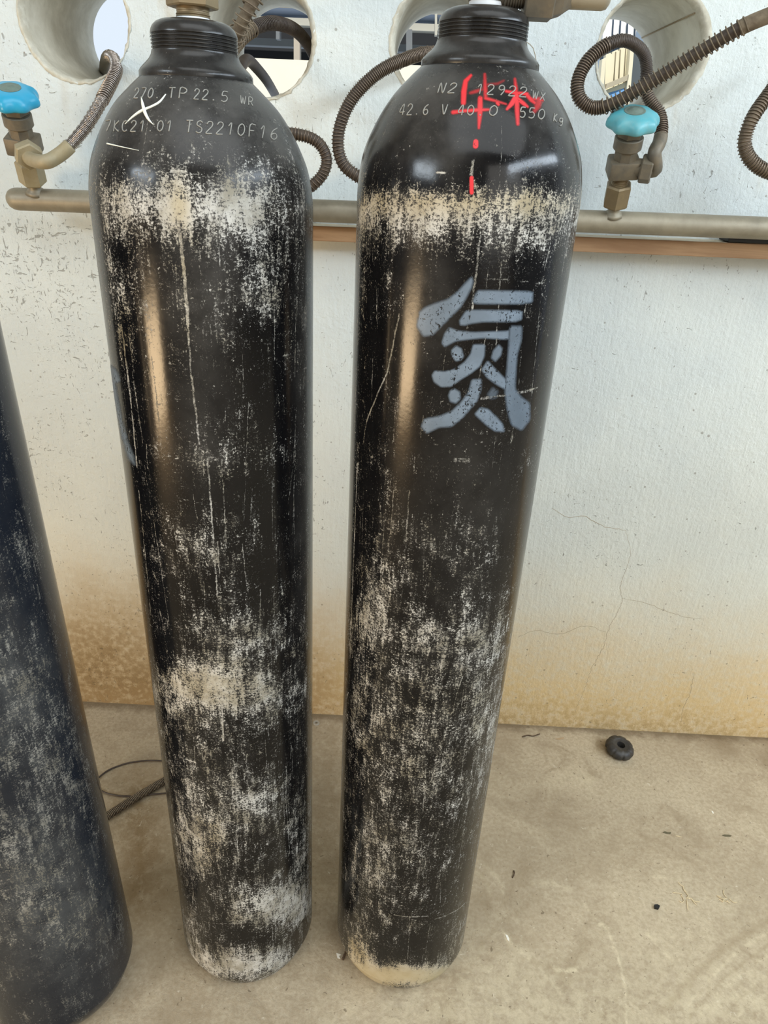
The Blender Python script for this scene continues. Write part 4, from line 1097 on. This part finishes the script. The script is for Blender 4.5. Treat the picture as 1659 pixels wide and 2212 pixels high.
chip('broken_leaf', 'leaf', 'broken brown leaf bits in the middle of the bare floor at right', 1441, 1799, S_([(-10, 0), (-4, 3), (2, 1), (9, 2), (6, -3), (-3, -3)], .001), 'leaf', .0005, .0006)
chip('stone_chip', 'stone', 'small black stone chip on the floor left of the root fibres', 1418, 1961, S_([(-5, -3), (2, -4), (6, 1), (2, 4), (-4, 3)], .001), 'black_plain', .005, 0)
chip('white_chip', 'chip', 'tiny white chip on the bare floor below the loose handwheel', 1539, 1755, S_([(-1.5, 3), (1.5, 3), (1.8, -3), (-1.2, -3)], .001), 'paper', .001, 0)
chip('white_flake', 'chip', 'white flake on the dusty floor right of the cylinder foot', 1096, 2026, S_([(-3, 6), (1, 4), (3, -2), (2, -7), (-1, -3)], .001), 'paper', .0008, 0)
chip('bright_flake', 'chip', 'thin bright flake beside the broken brown leaf', 1466, 1807, S_([(-6, 1), (0, 1.4), (6, -1), (0, -1)], .001), 'straw', .0008, 0)
def fibres(label, px, py, seed, n=7, s=.016):
    p = on_floor(px, py); rs = np.random.RandomState(seed); V = []; Fc = []
    for _ in range(n):
        a = rs.uniform(0, 6.28); q = [np.array([rs.randn() * s * .3, rs.randn() * s * .3, .0008])]
        for _ in range(4):
            a += rs.randn() * .8; q.append(q[-1] + np.array([math.cos(a), math.sin(a), 0]) * s * .35 + np.array([0, 0, abs(rs.randn()) * .0004]))
        me = tube_mesh('f', catmull(q, .0015), .00065, 5); k = len(V)
        V += [tuple(v.co) for v in me.vertices]; Fc += [[k + j for j in f.vertices] for f in me.polygons]; bpy.data.meshes.remove(me)
    me = bpy.data.meshes.new('root_fibres'); me.from_pydata(V, [], Fc); me.update()
    return tag(obj('root_fibres', me, M['straw'], loc=(p[0], p[1], 0)), label, 'root fibres', 'dry root fibres')
fibres('straggling tuft of pale dry root fibres on the floor, right of the black stone chip', 1480, 1940, 4)
fibres('small flat tuft of pale dry root fibres nearest the right edge', 1567, 1943, 9, 6, .012)

# ================================================================== BEYOND THE HOLES
def prism_px(bm, pts, Y, depth, mi=0):
    """an upright slab whose front outline passes through these points at distance Y"""
    f = [bm.verts.new(tuple(at(x, y, Y))) for x, y in pts]
    b = [bm.verts.new((v.co.x, v.co.y + depth, v.co.z)) for v in f]
    n = len(f); fs = [bm.faces.new(f), bm.faces.new(list(reversed(b)))]
    for i in range(n): fs.append(bm.faces.new((f[i], b[i], b[(i + 1) % n], f[(i + 1) % n])))
    bmesh.ops.recalc_face_normals(bm, faces=fs)
def slab(name, pts, Y, depth, mat, parent):
    bm = bmesh.new(); prism_px(bm, pts, Y, depth); return obj(name, bm, mat, parent, smooth=False)
mm = lambda n, c, r=.8: simple(n, c, r, 0, .12, 3, .05)
m_white = mm('whitewashed yard wall', srgb(244, 240, 226)); m_dark = mm('dark roof underside', srgb(26, 30, 36)); m_beam = mm('grey steel beam', srgb(112, 118, 124))
m_lbeam = mm('pale steel beam', srgb(184, 184, 176)); m_post = mm('pale post', srgb(176, 168, 156)); m_sheet = mm('grey roof sheet', srgb(138, 136, 128))
m_cream = mm('cream boards', srgb(226, 220, 196)); m_gap = mm('board gap', srgb(120, 112, 92)); m_bluew = mm('blue grey wall', srgb(132, 150, 172)); m_dkw = mm('dark slate wall', srgb(84, 92, 98))
m_blue2 = mm('blue painted sill', srgb(116, 164, 216)); m_glass = mm('bright window pane', srgb(246, 248, 250), .3); m_rail = mm('grey rail', srgb(176, 168, 148)); m_bar = mm('window bar', srgb(70, 84, 104))

H = lambda y, x: y + .045 * (x - 590)                 # level lines seen from here
def band(x0, x1, ya, yb): return [(x0, H(ya, x0)), (x1, H(ya, x1)), (x1, H(yb, x1)), (x0, H(yb, x0))]
t = thing('open_shed', 'dark steel roofed shed seen through the middle two holes', 'shed', tuple(at(700, 330, 6.5)))
for nm, pts, Y, d, mt in (('shed_wall', band(380, 1150, 127, 420), 5.9, .1, m_white), ('roof_underside', band(380, 1150, -60, 128), 6.9, .3, m_dark),
                          ('roof_sheet', band(380, 1150, -60, 22), 6.5, .05, m_sheet), ('pale_beam', band(380, 1150, 33, 52), 6.3, .12, m_lbeam), ('steel_beam', band(380, 1150, 83, 99), 6.4, .12, m_beam)):
    place(slab(nm, pts, Y, d, mt, None), t)
rp = [at(x, H(26, x), 6.2) for x in (380, 1150)]
place(obj('roof_pipe', tube_mesh('roof_pipe', [rp[0], (rp[0] + rp[1]) / 2, rp[1]], .028, 16), m_bar), t)
for (x, w, y0, y1, m_) in ((641, 13, 76, 130, m_post), (884, 13, 50, 131, m_beam), (942, 5, 10, 60, m_lbeam), (600, 8, 45, 84, m_beam), (470, 12, 50, 130, m_post)):
    place(slab('post', [(x - w / 2, H(y0, x)), (x + w / 2, H(y0, x)), (x + w / 2, H(y1, x)), (x - w / 2, H(y1, x))], 6.15, .08, m_, None), t)

t = thing('neighbouring_building', 'pale building with a barred window and cream boarded shutter, seen through the right hole', 'building', tuple(at(1340, 330, 3.4)))
for nm, pts, Y, d, mt in (('wall', [(1180, -60), (1640, -60), (1640, 330), (1180, 330)], 3.6, .1, m_bluew), ('side_wall', [(1364, 92), (1430, 92), (1430, 320), (1350, 320)], 3.5, .05, m_dkw),
                          ('window_pane', [(1306, 10), (1382, 20), (1371, 88), (1300, 112)], 3.5, .03, m_glass),
                          ('corner_post', [(1301, 128), (1309, 124), (1300, 240), (1290, 240)], 3.4, .05, m_cream), ('shutter', [(1309, 118), (1363, 94), (1356, 178), (1306, 200)], 3.45, .04, m_cream),
                          ('shutter_stile', [(1363, 92), (1371, 92), (1359, 230), (1351, 230)], 3.4, .05, m_cream), ('shutter_rail', [(1311, 181), (1358, 161), (1357, 173), (1308, 193)], 3.40, .03, m_rail),
                          ('shutter_foot', [(1308, 195), (1357, 175), (1356, 188), (1304, 204)], 3.42, .04, m_cream), ('window_sill', [(1300, 206), (1358, 187), (1358, 225), (1300, 240)], 3.42, .06, m_blue2)):
    place(slab(nm, pts, Y, d, mt, None), t)
for (xa, ya, xb_, yb) in ((1327, 0, 1321, 105), (1343, 0, 1337, 98), (1358, 0, 1353, 92), (1376, 0, 1370, 86)):
    q = [at(xa, ya, 3.44), at((xa + xb_) / 2, (ya + yb) / 2, 3.44), at(xb_, yb, 3.44)]
    place(obj('window_bar', tube_mesh('window_bar', q, .0035, 8), m_bar), t)
for (xa, ya, xb_, yb) in ((1330, 112, 1325, 186), (1340, 107, 1336, 182), (1352, 102, 1347, 178)):
    q = [at(xa, ya, 3.44), at((xa + xb_) / 2, (ya + yb) / 2, 3.44), at(xb_, yb, 3.44)]
    place(obj('board_joint', tube_mesh('board_joint', q, .0025, 8), m_gap), t)
